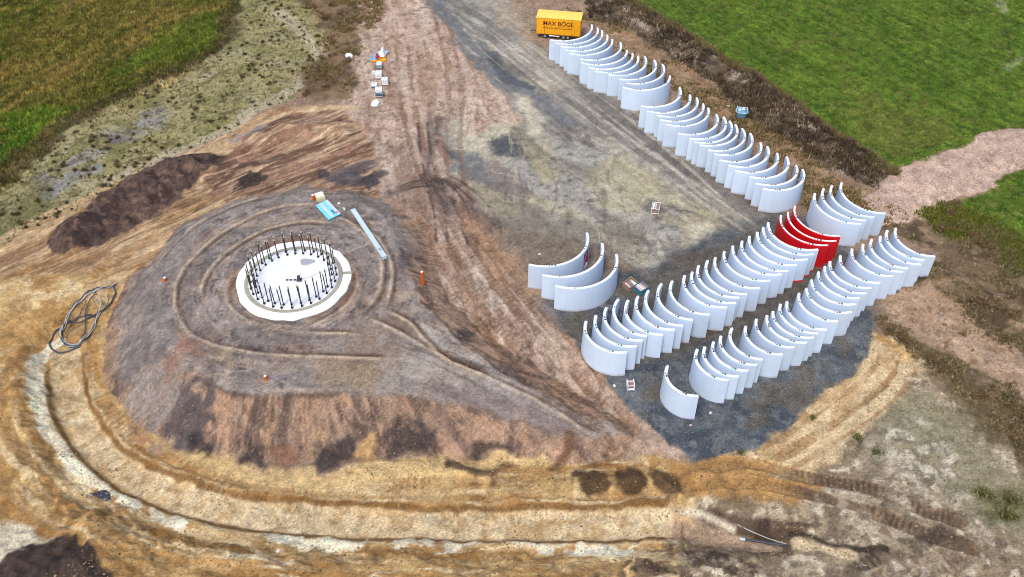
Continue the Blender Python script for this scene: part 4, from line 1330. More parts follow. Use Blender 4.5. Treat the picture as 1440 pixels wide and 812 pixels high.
ROWB = parse('1080.6,312.5,1150.5,350.4;1073.7,319.4,1144.1,356.8;1065.1,325.8,1136.1,364;1054.2,331.9,1120.3,371.9;1044.1,338.8,1108.4,380.1;1031.1,345.7,1098.8,385;1018.9,353.3,1083,394.2;1006.3,361.9,1068.9,404.5;995.3,366.1,1050.8,413.4;983.2,373.3,1039.5,417.8;973.6,382.1,1035.2,425.4;963.1,387,1022.5,431.6;945.6,394.9,997.9,442;930.5,398.9,974.3,449.4;912.3,408.2,960.6,457.4;897.8,416.8,948.6,462.8;883.4,421.6,932.5,470.5;870,420.8,909.6,471.8;852.9,432,903.7,478.5;838.5,443.2,894.9,486.2;824.4,451.3,881.3,494.8')
ROWC = parse('1260.1,320.8,1315.1,360.2;1248.3,323.8,1299.7,365.2;1238.6,331.9,1295.1,371.6;1226.4,336.4,1276.8,377;1214.3,343,1269.8,381.7;1198.9,349.8,1255.5,387.7;1182.6,359.4,1237.5,397.1;1167.7,367.2,1225,404.3;1160.5,374.6,1218.3,412;1151.3,382.1,1208.9,418.7;1141.5,393.3,1203.1,427.1;1134.1,405.5,1197.7,438.2;1123.8,412.2,1178.7,451;1107.4,423.8,1162,462.6;1097.7,427.1,1150.3,468.5;1087.2,437.4,1144,474.2;1078.9,443.3,1134.1,481;1064,448.2,1116.9,487.8;1048.7,458.6,1100.9,497.9;1029.2,460.9,1072.8,505.4;1014.6,472.4,1064,512.1;1003.9,480.4,1051.5,520.3;991.6,487.6,1038.3,528.5;981,490.8,1024.4,533.8')
ROWD = parse('743.6,371.6,825.5,326.9;763.1,385.9,846.6,341.6;781.1,401.6,867.1,357')
ORD = 'first second third fourth fifth sixth seventh eighth ninth tenth eleventh twelfth thirteenth fourteenth fifteenth sixteenth seventeenth eighteenth nineteenth twentieth'.split() + ['twenty-' + w for w in 'first second third fourth fifth sixth seventh eighth ninth'.split()] + ['thirtieth']
GA, GB, GC = 'segments in the long back row', 'segments in the middle row', 'segments in the front right row'
for i, s in enumerate(ROWA_):
    ch = 9.22 - .155 * (i // 3)
    if i == 12:
        lab = 'pale curved concrete segment just before the gap in the long back row'
    elif i == 29:
        lab = 'pale curved concrete segment closing the long back row, farthest from the yellow trailer'
    else:
        lab = ORD[i] + ' pale curved concrete segment from the yellow trailer in the long back row'
    segment(s[:2], s[2:], ch, lab, GA)
for i, s in enumerate(ROWK):
    segment(s[:2], s[2:], 7.9, ('pale segment nearest the red ones in the bunch of four by the road', 'second pale segment from the red ones in the bunch of four by the road',
                                'third pale segment from the red ones in the bunch of four by the road', 'pale segment closest to the gravel road in the bunch of four')[i], 'four segments by the gravel road')
for i, s in enumerate(ROWR):
    segment(s[:2], s[2:], 7.7, ('red segment with white top edge standing directly against the pale middle row', 'red segment with white top edge between the two other red ones',
                                'red segment with white top edge nearest the bunch of four pale segments')[i], 'red segments', red=True)
for i, s in enumerate(ROWB):
    ch = 7.5 - .163 * (i // 3)
    lab = ORD[i] + ' pale curved concrete segment from the red ones in the middle row'
    if i < 3:
        lab = ORD[i] + ' pale segment from the red ones in the middle row, with red foot'
    if i == 20:
        lab = 'pale curved concrete segment ending the middle row beside the brown dirt bank'
    segment(s[:2], s[2:], ch, lab, GB, band=i < 3)
for i, s in enumerate(ROWC):
    ch = 6.42 - .157 * (i // 3)
    lab = ORD[23 - i] + ' pale curved segment from the lone one in the front right row'
    if i == 0:
        lab = 'pale curved segment at the far end of the front right row beside the brown scrub'
    segment(s[:2], s[2:], ch, lab, GC)
for i, s in enumerate(ROWD):
    segment(s[:2], s[2:], 9.8, ('wide pale segment with a dark red-framed doorway in its wall', 'wide pale segment in the middle of the three at the edge of the yard',
                                'wide pale segment in front of the other two wide ones at the yard edge')[i], 'three wide base segments', door=i == 0)
segment((938.7, 514.5), (982.3, 556.5), 5.12, 'small pale segment standing alone on dark gravel in front of all the rows', None)

# ------------------------------------------------------------------ yellow works trailer
p0, p1 = at(754, 47.6, .9), at(815.7, 52.4, .9)
fx = Vector((p1[0] - p0[0], p1[1] - p0[1], 0))
TL = fx.length
ta = math.atan2(fx.y, fx.x)
TW, TZ0, TZ1 = 3.0, .9, 4.03
fyv = Vector((-math.sin(ta), math.cos(ta), 0))
tc_ = Vector((p0[0], p0[1], 0)) + fx / 2 + fyv * TW / 2
trl = empty('works_trailer', (tc_.x, tc_.y, 0), ta, label='yellow box trailer with MAX BÖGL lettering parked beside the back row', cat='trailer')
mb = MB(); mb.box((0, 0, (TZ0 + TZ1) / 2), (TL, TW, TZ1 - TZ0))
body = link('body', mb.mesh('body', M['yellow'], .03), trl)
mb = MB()
mb.v = [(-TL / 2 - .05, -TW / 2 - .06, TZ1), (TL / 2 + .05, -TW / 2 - .06, TZ1), (TL / 2 + .05, TW / 2 + .06, TZ1), (-TL / 2 - .05, TW / 2 + .06, TZ1),
        (-TL / 2 - .05, -TW / 2 - .06, TZ1 + .06), (TL / 2 + .05, -TW / 2 - .06, TZ1 + .06), (TL / 2 + .05, TW / 2 + .06, TZ1 + .06), (-TL / 2 - .05, TW / 2 + .06, TZ1 + .06),
        (-TL / 2 - .05, 0, TZ1 + .16), (TL / 2 + .05, 0, TZ1 + .16)]
mb.f = [(3, 2, 1, 0), (0, 1, 5, 4), (2, 3, 7, 6), (4, 5, 9, 8), (8, 9, 6, 7), (1, 2, 6, 9, 5), (3, 0, 4, 8, 7)]
roof = link('roof', mb.mesh('roof', M['yellow_roof']), trl)
for fxx in (-.315, .31):
    mb = MB(); mb.box((fxx * TL, 0, TZ1 + .125), (.05, TW + .1, .09)); link('roof_rib', mb.mesh('roof_rib', M['yellow_roof']), roof)
for fxx, w_ in ((-.314, .05), (.31, .05), (.372, .03), (-.49, .04), (.49, .04)):
    mb = MB(); mb.box((fxx * TL, -TW / 2 - .012, (TZ0 + TZ1) / 2 - .1), (w_, .02, TZ1 - TZ0 - .3)); link('panel_seam', mb.mesh('panel_seam', M['seam']), body)
mb = MB(); mb.box((0, -TW / 2 - .012, TZ0 + .12), (TL - .1, .02, .04)); link('panel_seam', mb.mesh('panel_seam', M['seam']), body)
mb = MB(); mb.box((-.02 * TL, -TW / 2 - .012, 2.45), (.62 * TL, .02, .025)); link('panel_seam', mb.mesh('panel_seam', M['seam']), body)
def text_mesh(txt, size, bold, name, mat):
    cu = bpy.data.curves.new(name, 'FONT')
    cu.body = txt; cu.size = size; cu.offset = bold; cu.extrude = .006; cu.align_x = 'CENTER'; cu.align_y = 'CENTER'
    o = bpy.data.objects.new(name, cu)
    COL.objects.link(o)
    bpy.context.view_layer.update()
    me = bpy.data.meshes.new_from_object(o.evaluated_get(bpy.context.evaluated_depsgraph_get()))
    bpy.data.objects.remove(o)
    me.materials.clear(); me.materials.append(mat)
    xs = [v.co.x for v in me.vertices]
    return me, max(xs) - min(xs)
me, wd = text_mesh('MAX BÖGL', 1.12, .016, 'company_lettering', M['letter'])
link('company_lettering', me, body, (-.003 * TL, -TW / 2 - .02, 3.06), (math.pi / 2, 0, 0)).scale = (5.45 / wd, 1, 1)
me, wd = text_mesh('Fortschritt baut man aus Ideen.', .30, .004, 'slogan_lettering', M['letter'])
link('slogan_lettering', me, body, (-.012 * TL, -TW / 2 - .02, 2.2), (math.pi / 2, 0, 0)).scale = (5.2 / wd, 1, 1)
mb = MB(); mb.box((0, 0, TZ0 - .12), (TL - .3, 1.6, .2)).box((-TL / 2 - .6, 0, TZ0 - .15), (1.4, .16, .14))
link('chassis', mb.mesh('chassis', M['darksteel'], .02), trl)
mb = MB(); mb.box((-.09 * TL, -TW / 2 + .15, .62), (1.9, .3, .22)); link('side_locker', mb.mesh('side_locker', M['steel'], .03), trl)
for fxx in (-.30, .12, .22):
    for sy in (-1, 1):
        mb = MB(); mb.bar((0, -.15, 0), (0, .15, 0), .47, 20)
        w_ = link('wheel', mb.mesh('wheel', M['rubber'], .03), trl, (fxx * TL, sy * (TW / 2 - .3), .47))
        mb = MB(); mb.bar((0, -.17, 0), (0, .17, 0), .25, 16); link('hub', mb.mesh('hub', M['steel'], .02), w_)

# ------------------------------------------------------------------ things standing about the site
def base_at(px, py, dz=0.0):
    p = ground(px, py)
    return (p.x, p.y, p.z + dz)
def tote(px, py, rz, label, s=1.0, hgt=1.05, skirt=None):
    t = empty('tote', base_at(px, py), rz, label=label, cat='tote', group='white totes beside the dirt road')
    mb = MB()
    for x in (-.42, 0, .42): mb.box((x * s, 0, .06), (.14 * s, 1.0 * s, .12))
    for y in (-.4, -.13, .13, .4): mb.box((0, y * s, .135), (1.05 * s, .2 * s, .03))
    link('pallet', mb.mesh('pallet', M['wood']), t)
    mb = MB(); mb.box((0, 0, .16 + hgt / 2), (1.0 * s, .92 * s, hgt))
    tk_ = link('tank', mb.mesh('tank', M['plastic'], .07), t)
    mb = MB(); mb.bar((0, 0, .16 + hgt - .02), (0, 0, .16 + hgt + .06), .13, 10); link('lid', mb.mesh('lid', M['grey']), tk_)
    mb = MB()
    e, g = .53 * s, .49 * s
    for z in (.3, .3 + hgt * .35, .3 + hgt * .68):
        for a, b in (((-e, -g), (e, -g)), ((e, -g), (e, g)), ((e, g), (-e, g)), ((-e, g), (-e, -g))): mb.bar((*a, z), (*b, z), .018, 4)
    for q in (-1, -.33, .33, 1):
        for y in (-g, g): mb.bar((q * e, y, .15), (q * e, y, .12 + hgt), .018, 4)
        for x in (-e, e): mb.bar((x, q * g, .15), (x, q * g, .12 + hgt), .018, 4)
    link('cage', mb.mesh('cage', M['steel']), t)
    if skirt:
        mb = MB(); mb.box((0, -.475 * s, .2 + hgt * .3), (1.0 * s, .02, hgt * .55)); link('side_panel', mb.mesh('side_panel', M[skirt]), t)
        mb = MB(); mb.box((-.515 * s, 0, .2 + hgt * .3), (.02, .9 * s, hgt * .55)); link('side_panel', mb.mesh('side_panel', M[skirt]), t)
tote(534, 96, .05, 'white tote with blue-grey side closest to the yellow tray', .9, .95, 'teal')
tote(533.2, 110, .02, 'white tote standing behind the pair in the middle of the line', 1.1, 1.05)
tote(541.8, 119.5, .08, 'white tote on the road side of the line, sticking out of it', 1.05, 1.1)
tote(527, 124.5, .05, 'squat white tote with dark blue sides on the weed side of the line', .95, .75, 'navy')
tote(533.8, 135.5, .1, 'tall white tote with dark blue front at the near end of the line', 1.15, 1.35, 'navy')
mb = MB(); mb.box((0, 0, .3), (.5, .45, .6))
o = link('jerrycan', mb.mesh('jerrycan', M['plastic'], .06), None, base_at(525.6, 104.5), label='small white canister leaning by the second tote', cat='canister')
mb = MB(); mb.bar((0, 0, .6), (0, 0, .68), .08, 8); link('lid', mb.mesh('lid', M['grey']), o)
def soft_bag(px, py, sx, sy, sz, rz, label):
    bm = bmesh.new()
    bmesh.ops.create_icosphere(bm, subdivisions=3, radius=1)
    for v in bm.verts:
        n = 1 + .16 * math.sin(3.1 * v.co.x + 2 * v.co.y) + .1 * math.sin(5.3 * v.co.y + 1) + .06 * math.sin(9 * v.co.x)
        q = 4
        k = 1 / (abs(v.co.x) ** q + abs(v.co.y) ** q + abs(v.co.z) ** q) ** (1 / q)
        k = .5 * k + .5
        v.co = Vector((v.co.x * sx * n * k, v.co.y * sy * n * k, max(-.3, v.co.z) * sz * k))
    me = bpy.data.meshes.new('bag')
    bm.to_mesh(me); bm.free()
    me.polygons.foreach_set('use_smooth', [True] * len(me.polygons))
    me.materials.append(M['collar'])
    o = link('big_bag', me, None, base_at(px, py, .15), (0, 0, rz), label=label, cat='bag')
    mb = MB()
    for q in (-1, 1): mb.tube([(q * sx * .6, -.12, sz * .5), (q * sx * .65, 0, sz + .18), (q * sx * .6, .12, sz * .5)], .03, 4)
    link('handle', mb.mesh('handle', M['webbing']), o)
soft_bag(490.7, 80.5, .68, .5, .5, -.2, 'white bulk bag lying alone in the brown weeds left of the totes')
soft_bag(527.9, 147, .6, .85, .5, -.35, 'white bulk bag on the ground in front of the line of totes')

# yellow tray with tarpaulins
ty = empty('yellow_tray', base_at(533, 84), .05, label='yellow open tray holding crumpled blue and white tarpaulins', cat='tray')
mb = MB(); mb.box((0, 0, .1), (2.3, 1.9, .12)); link('floor_plate', mb.mesh('floor_plate', M['yellow'], .02), ty)
for c, s, n_ in (((0, -.95, .28), (2.4, .08, .34), 'side_wall'), ((1.18, 0, .28), (.08, 1.9, .34), 'side_wall'), ((0, .95, .28), (2.4, .08, .34), 'side_wall'), ((-1.18, 0, .28), (.08, 1.9, .34), 'side_wall')):
    mb = MB(); mb.box(c, s); link(n_, mb.mesh(n_, M['yellow'], .015), ty)
def crumple(px, py, pts, h_, seed, mat, label, dz):
    n = 14
    mb = MB()
    rnd = random.Random(seed)
    P = [Vector((*q, 0)) for q in pts]
    for i in range(n + 1):
        for j in range(n + 1):
            u, w_ = i / n, j / n
            q = P[0] * (1 - u) * (1 - w_) + P[1] * u * (1 - w_) + P[2] * u * w_ + P[3] * (1 - u) * w_
            e = min(u, 1 - u, w_, 1 - w_) * 4
            z = h_ * min(1, e) * (.55 + .45 * math.sin(seed + 7 * u + 3 * w_)) + rnd.uniform(0, .14)
            mb.v.append((q.x + rnd.uniform(-.04, .04), q.y + rnd.uniform(-.04, .04), z))
    N = n + 1
    mb.f = [(i * N + j, (i + 1) * N + j, (i + 1) * N + j + 1, i * N + j + 1) for i in range(n) for j in range(n)]
    off = len(mb.v)
    mb.v += [(x, y, z - .03) for x, y, z in mb.v]
    mb.f += [tuple(off + q for q in reversed(f)) for f in mb.f[:n * n]]
    rimv = [i * N for i in range(N)] + [n * N + j for j in range(1, N)] + [i * N + n for i in range(n - 1, -1, -1)] + [j for j in range(n - 1, 0, -1)]
    for a, b in zip(rimv, rimv[1:] + rimv[:1]): mb.f.append((a, a + off, b + off, b))
    me = mb.mesh('tarpaulin', mat)
    return link('tarpaulin', me, None, base_at(px, py, dz), label=label, cat='tarpaulin')
crumple(527.5, 84, [(-.95, -.9), (.55, -.7), (.5, 1.0), (-.6, 1.4)], .8, 1, M['tarp'], 'crumpled blue tarpaulin heaped on the left of the yellow tray', .22)
crumple(538, 80, [(-.5, -.7), (.4, -.9), (.95, 1.4), (-.8, 1.2)], 1.2, 2, M['paletarp'], 'crumpled white tarpaulin heaped on the right of the yellow tray', .3)
crumple(531.8, 86.5, [(-.35, -.55), (.35, -.2), (.3, .45), (-.4, .15)], .75, 3, M['crimson'], 'crimson cloth lying between the two tarpaulins on the tray', .75)

# pale blue skip in the grass
sk = empty('small_skip', base_at(1042, 164), -.25, label='pale blue open skip with white sacks standing in the weeds by the hedge bank', cat='skip')
mb = MB()
o_, i_ = [(-.95, -.55), (-.6, -.95), (.6, -.95), (.95, -.5), (.8, .85), (-.8, .85)], .84
n = 6
v = [(x * .72, y * .72, .08) for x, y in o_] + [(x, y, 1.15) for x, y in o_] + [(x * .9, y * .9, 1.15) for x, y in o_] + [(x * .66, y * .66, .35) for x, y in o_]
f = [tuple(range(n - 1, -1, -1)), tuple(range(3 * n, 4 * n))]
for k in range(n):
    q = (k + 1) % n
    f += [(k, q, n + q, n + k), (n + k, n + q, 2 * n + q, 2 * n + k), (2 * n + k, 2 * n + q, 3 * n + q, 3 * n + k)]
mb.add(v, f); link('hopper', mb.mesh('hopper', M['blue']), sk)
mb = MB()
for k in range(n): mb.bar((*o_[k], 1.15), (*o_[(k + 1) % n], 1.15), .06, 6)
link('rim', mb.mesh('rim', M['beam']), sk)
for x in (-.45, .45):
    mb = MB(); mb.box((x, 0, .05), (.14, 1.5, .1)); link('skid', mb.mesh('skid', M['darksteel']), sk)
mb = MB(); mb.box((0, -.35, .95), (1.3, .8, .06), 0); link('cover_plate', mb.mesh('cover_plate', M['blue'], .02), sk)
for k, x in enumerate((-.3, .28)):
    soft = MB(); soft.box((0, 0, 0), (.5, .4, .3), .3 * k)
    link('white_sack', soft.mesh('white_sack', M['collar'], .1), None, (sk.location.x + x, sk.location.y + .35 + .05 * k, sk.location.z + 1.02),
         label=('left of two white sacks lying in the pale blue skip', 'right of two white sacks lying in the pale blue skip')[k], cat='sack', group='sacks in the skip')

def cage_box(px, py, rz, label, sx, sy, sz, frame, fill, boards, straps=False, spread=3, cat='pallet cage'):
    t = empty('pallet_cage', base_at(px, py), rz, label=label, cat=cat)
    mb = MB()
    for x in (-1, 1):
        for y in (-1, 1): mb.bar((x * sx / 2, y * sy / 2, 0), (x * sx / 2, y * sy / 2, sz), .05, 4)
    for z in (.12, sz):
        for x in (-1, 1): mb.bar((x * sx / 2, -sy / 2, z), (x * sx / 2, sy / 2, z), .045, 4)
        for y in (-1, 1): mb.bar((-sx / 2, y * sy / 2, z), (sx / 2, y * sy / 2, z), .045, 4)
    link('frame', mb.mesh('frame', M[frame]), t)
    for y, x, s_ in ((-sy / 2 + .02, 0, (sx - .1, .04, sz - .2)), (sy / 2 - .02, 0, (sx - .1, .04, sz - .2)), (0, -sx / 2 + .02, (.04, sy - .1, sz - .2)), (0, sx / 2 - .02, (.04, sy - .1, sz - .2))):
        mb = MB(); mb.box((x, y, sz / 2 + .02), s_); link('side_panel', mb.mesh('side_panel', M[fill]), t)
    mb = MB(); mb.box((0, 0, .12), (sx - .1, sy - .1, .06)); link('floor_plate', mb.mesh('floor_plate', M[fill]), t)
    w_ = (sx - .16) / spread
    for k in range(spread):
        mb = MB(); mb.box((-sx / 2 + .08 + w_ * (k + .5), .02 * (k % 2), sz - .12 + .03 * (k % 2)), (w_ * .82, sy - .2, .12), .03 * (k % 3 - 1))
        link('board', mb.mesh('board', M[boards[k % len(boards)]], .01), t)
    if straps:
        for x in (-1, 1):
            for y in (-1, 1):
                mb = MB(); mb.bar((x * sx / 2, y * sy / 2, sz), (.1, .15, sz + 1.0), .03, 5); link('sling', mb.mesh('sling', M['webbing']), t)
        mb = MB(); mb.bar((.1, .15, sz + .1), (.1, .15, sz + 1.1), .045, 6); link('sling_post', mb.mesh('sling_post', M['darksteel']), t)
    return t
cage_box(921.5, 297, -.22, 'brown mesh box pallet with pale boards standing alone on the muddy yard', 1.05, 1.5, .95, 'plastic', 'wood', ('plastic', 'pinkwood', 'wood'))
cage_box(886, 404, .62, 'brown box pallet with lifting slings left of the blue crate', 1.5, 1.25, .7, 'wood', 'wood', ('pinkwood', 'wood', 'plastic'), straps=True)
cage_box(901.5, 409.5, .62, 'blue steel crate filled with pale pink boards near the middle row', 1.5, 1.35, .85, 'teal', 'teal', ('pinkwood', 'plastic', 'pinkwood', 'wood'), spread=4)
t = empty('pallet_rack', base_at(886.3, 545), .05, label='small white slatted rack on the gravel below the end of the middle row', cat='rack')
for x in (-.38, .38):
    for z in (.05, .8):
        pass
    mb = MB(); mb.box((x, 0, .45), (.08, 1.05, .9)); link('side_frame', mb.mesh('side_frame', M['plastic'], .01), t)
for y, z in ((-.42, .15), (-.1, .45), (.2, .8)):
    mb = MB(); mb.box((0, y, z), (.68, .26, .06)); link('shelf_board', mb.mesh('shelf_board', M['pinkwood' if z > .7 else 'plastic'], .01), t)
mb = MB(); mb.box((0, .1, .3), (.66, .5, .4)); link('crate_inside', mb.mesh('crate_inside', M['wood']), t)

# turquoise shutter panel, box beam, orange markers on the mound
pts = [at(444.5, 289.2, 2.9), at(461.3, 280.8, 2.9), at(480.1, 300.7, 2.9), at(459.2, 309.1, 2.9)]
c = sum(pts) / 4
ang_ = math.atan2(pts[1][1] - pts[0][1], pts[1][0] - pts[0][0])
lw, ll = np.hypot(*(pts[1] - pts[0])[:2]), np.hypot(*(pts[2] - pts[1])[:2])
g0 = height(c[0], c[1])
sp = empty('shutter_panel', (c[0], c[1], g0), ang_, label='turquoise formwork panel lying flat on the mound beside the pale box', cat='formwork panel')
skew = math.atan2(pts[2][1] - pts[1][1], pts[2][0] - pts[1][0]) - ang_
ux, uy = Vector((1, 0, 0)), Vector((math.cos(skew), math.sin(skew), 0))
def quad_box(mb, a0, a1, b0, b1, z0, z1):
    q = [ux * (a * lw) + uy * (b * ll) for a, b in ((a0, b0), (a1, b0), (a1, b1), (a0, b1))]
    mb.add([(p.x, p.y, z0) for p in q] + [(p.x, p.y, z1) for p in q], [(3, 2, 1, 0), (4, 5, 6, 7), (0, 1, 5, 4), (1, 2, 6, 5), (2, 3, 7, 6), (3, 0, 4, 7)])
mb = MB(); quad_box(mb, -.5, .5, -.5, .5, .22, .3); link('face_sheet', mb.mesh('face_sheet', M['turquoise']), sp)
for k in range(4):
    a0 = -.5 + k * .25
    mb = MB(); quad_box(mb, a0 + .012, a0 + .238, -.49, .49, .302, .33); link('panel', mb.mesh('panel', M['beam' if k % 2 else 'turquoise']), sp)
for b in (-.5, -.17, .17, .46):
    mb = MB(); quad_box(mb, -.53, .53, b, b + .05, .03, .22); link('waler', mb.mesh('waler', M['teal']), sp)
mb = MB(); quad_box(mb, .1, .24, .12, .36, .332, .345); link('slot_cover', mb.mesh('slot_cover', M['teal']), sp)
mb = MB(); quad_box(mb, .25, .42, .3, .42, .334, .37); link('pink_label', mb.mesh('pink_label', material('pink', (.6, .18, .34), .6)), sp)
a, b = at(496.9, 299.7, 2.6), at(541.5, 366.7, 2.6)
za, zb = height(a[0], a[1]), height(b[0], b[1])
bl = math.hypot(b[0] - a[0], b[1] - a[1])
bz = max(za, zb) + .18
bmh = empty('box_beam', ((a[0] + b[0]) / 2, (a[1] + b[1]) / 2, min(za, zb)), math.atan2(b[1] - a[1], b[0] - a[0]), label='long pale blue beam lying across two dark sleepers at the mound edge', cat='beam')
dz = bz - min(za, zb)
mb = MB(); mb.box((0, 0, dz + .22), (bl, .5, .42)); bo = link('web', mb.mesh('web', M['beam'], .02), bmh)
mb = MB(); mb.box((0, 0, dz + .455), (bl, .62, .05)); link('flange', mb.mesh('flange', M['beam'], .01), bmh)
for q in (-.493, .493):
    mb = MB(); mb.box((q * bl + (.03 if q > 0 else -.03), 0, dz + .24), (.05, .66, .5)); link('end_plate', mb.mesh('end_plate', M['beam']), bmh)
mb = MB(); mb.box((.36 * bl, 0, dz + .5), (.5, .3, .05)); link('hatch', mb.mesh('hatch', M['steel']), bmh)
for k, q in enumerate((-.2, .22)):
    xx, yy = bmh.location.x + math.cos(bmh.rotation_euler.z) * q * bl, bmh.location.y + math.sin(bmh.rotation_euler.z) * q * bl
    mb = MB(); mb.box((0, 0, 0), (.18, 1.7, .2)); mb.box((0, 0, -.1), (.5, .5, .3))
    link('sleeper', mb.mesh('sleeper', M['wood'], .01), None, (xx, yy, bz - .1), (0, 0, bmh.rotation_euler.z + .25), label=('dark timber sleeper under the beam nearer the turquoise panel', 'dark timber sleeper under the beam nearer the road')[k], cat='sleeper')
yb = empty('pale_box', base_at(450.5, 279.5), .42, label='pale cream box with open top beside the turquoise panel', cat='box')
mb = MB(); mb.box((0, 0, .3), (1.2, 1.5, .55)); link('carton', mb.mesh('carton', M['cream'], .02), yb)
mb = MB(); mb.box((0, .12, .6), (.9, .9, .06)); link('insert', mb.mesh('insert', M['plastic'], .01), yb)
mb = MB(); mb.box((-.05, -.62, .6), (1.1, .12, .08)); link('flap', mb.mesh('flap', M['webbing'], .01), yb)
def marker(px, py, h_, r_, label, tilt=0.0):
    t = empty('marker_pipe', base_at(px, py, -.05), label=label, cat='pipe', group='orange marker pipes')
    mb = MB(); mb.bar((0, 0, 0), (tilt, 0, h_), r_, 14); pp = link('pipe', mb.mesh('pipe', M['orange'], .015), t)
    mb = MB(); mb.bar((tilt * .97, 0, h_ - .01), (tilt, 0, h_ + .05), r_ * .8, 12); link('end_cap', mb.mesh('end_cap', M['plastic'], .01), t)
    mb = MB(); mb.bar((tilt * .1, 0, h_ * .12), (tilt * .12, 0, h_ * .18), r_ * 1.15, 14); link('collar', mb.mesh('collar', M['orange']), pp)
marker(595.3, 399.8, 2.1, .2, 'tall orange pipe standing in dark loosened soil right of the mound', -.06)
marker(231.5, 395, .55, .22, 'short orange pipe stub on the left slope of the mound', .12)
marker(374, 533.5, .6, .2, 'short orange pipe stub at the front shoulder of the mound')
marker(440.8, 280.5, .75, .22, 'short orange pipe next to the pale cream box')
mixed = [(598, 403), (590, 405)]

# hose coils in the sand
cc_ = ground(118, 450)
def coil(px_pts, r_, mat, label, zoff):
    P = [np.array([(*world_pts([q], None)[0], 0)])[0] for q in px_pts]
    pts = smooth_line(np.array([p[:2] for p in P]), 8)
    v = []
    for i, p in enumerate(pts):
        v.append((p[0], p[1], height(p[0], p[1]) + r_ + zoff + .06 * math.sin(i * .7)))
    mb = MB(); mb.tube(v, r_, 7)
    link('hose', mb.mesh('hose', M[mat], smooth=True), None, label=label, cat='hose', group='hoses coiled in the sand')
def zp(l, k=5.8, ox=50, oy=380):
    return [(ox + x / k, oy + y / k) for x, y in l]
coil(zp([(655, 125), (560, 145), (470, 165), (380, 230), (300, 320), (250, 420), (215, 520), (240, 600), (320, 635), (420, 560), (490, 440), (480, 380), (400, 375), (320, 410), (230, 470), (150, 530), (115, 600), (150, 660), (220, 680), (300, 655), (380, 600), (460, 500), (500, 400)]), .11, 'hose', 'thick dark hose looping outermost at the sandy end of the coil', 0)
coil(zp([(640, 150), (655, 200), (620, 270), (560, 330), (480, 380), (400, 420), (300, 430), (240, 460), (215, 560), (250, 620), (330, 620)]), .10, 'hose', 'thick dark hose crossing the middle of the coil', .12)
coil(zp([(660, 120), (590, 150), (480, 180), (390, 240), (310, 320), (250, 420), (205, 510), (215, 590), (280, 635), (360, 610), (450, 500), (530, 360), (590, 260), (570, 200), (500, 175), (420, 215), (340, 290), (270, 400), (225, 500)]), .05, 'palehose', 'pale grey hose winding twice round the coil', .2)
coil(zp([(500, 240), (540, 270), (530, 330), (500, 400), (490, 470), (430, 560), (340, 620), (260, 610), (215, 550), (230, 460)]), .05, 'palehose', 'thin pale grey hose in the inner loop of the coil', .28)
coil(zp([(500, 190), (450, 250), (425, 310), (410, 400), (410, 480), (380, 570), (330, 620)]), .07, 'hose', 'dark hose running straight down through the coil', .22)
coil(zp([(400, 240), (410, 290), (360, 380), (300, 440), (240, 560), (330, 480), (420, 430)]), .04, 'brownhose', 'thin brown cable tangled inside the coil', .18)

# pipes in the cable cut, dark sheet, scraps
def pipe_run(name, px, r_, mat, label, cat, zo=.12, end=None):
    pts = [world_pts([q], None)[0] for q in px]
    v = [(p[0], p[1], height(p[0], p[1]) + r_ + zo) for p in pts]
    mb = MB(); mb.tube(v, r_, 8)
    o = link(name, mb.mesh(name, M[mat], smooth=True), None, label=label, cat=cat)
    if end:
        a, b = Vector(v[0]), Vector(v[1])
        d = (b - a).normalized()
        mb = MB(); mb.bar(a - d * .05, a + d * .5, r_ * 1.25, 10); link('end_fitting', mb.mesh('end_fitting', M[end]), o)
pipe_run('drain_pipe', [(1040, 759.5), (1062, 762.5), (1085, 766), (1107, 769)], .12, 'hose', 'dark pipe with a blue end lying in the narrow cut', 'pipe', .1, 'beam')
pipe_run('white_conduit', [(1036, 740), (1056, 750), (1080, 760), (1106, 768)], .05, 'palehose', 'thin white conduit lying slanted over the narrow cut', 'conduit', .25)
crumple(151, 701, [(-2.0, .5), (1.2, -.9), (2.2, -.5), (-.6, 1.0)], .12, 5, M['sheet'], 'dark plastic sheet crumpled on the sand outside the trench', .02)
def scrap(px, py, s, mat, label, cat='scrap'):
    mb = MB()
    rnd = random.Random(px)
    v = []
    for z in (0, .06):
        for k in range(7):
            t = 2 * math.pi * k / 7
            r_ = s * (.6 + .5 * rnd.random() if z == 0 else 0) or 0
            v.append((s * (.7 + .3 * math.sin(k * 2.3 + px)) * math.cos(t), s * .55 * (.7 + .3 * math.cos(k * 1.7 + py)) * math.sin(t), z + .05 * math.sin(k * 2)))
    mb.add(v, [tuple(range(6, -1, -1)), tuple(range(7, 14))] + [(k, (k + 1) % 7, 7 + (k + 1) % 7, 7 + k) for k in range(7)])
    link('scrap', mb.mesh('scrap', M[mat]), None, base_at(px, py, .03), (0, 0, rnd.random() * 3), label=label, cat=cat)
scrap(758.5, 358, .35, 'plastic', 'white scrap on the mud behind the segment with the doorway')
scrap(476.5, 286.5, .35, 'plastic', 'white scrap on the mound above the turquoise panel corner')
scrap(484, 294.5, .4, 'plastic', 'white scrap on the mound between turquoise panel and beam')
scrap(1024, 149.5, .3, 'plastic', 'white scrap in the weeds left of the blue skip')
scrap(1086, 201, .3, 'plastic', 'white scrap beside the long back row below the hedge bank')
scrap(999, 581.5, .3, 'pinkwood', 'pink scrap on the dark gravel right of the lone segment')
scrap(971, 598.5, .3, 'pinkwood', 'pink scrap on the dark gravel below the lone segment')
scrap(309, 4, .5, 'plastic', 'white scrap at the corner of the grass field')
scrap(864, 543, .35, 'plastic', 'pale strip of scrap at the dirt edge left of the white rack')
scrap(523, 4, .4, 'plastic', 'white scrap at the top of the dirt road')
scrap(391, 776, .3, 'plastic', 'white scrap on the ochre sand below the trench')
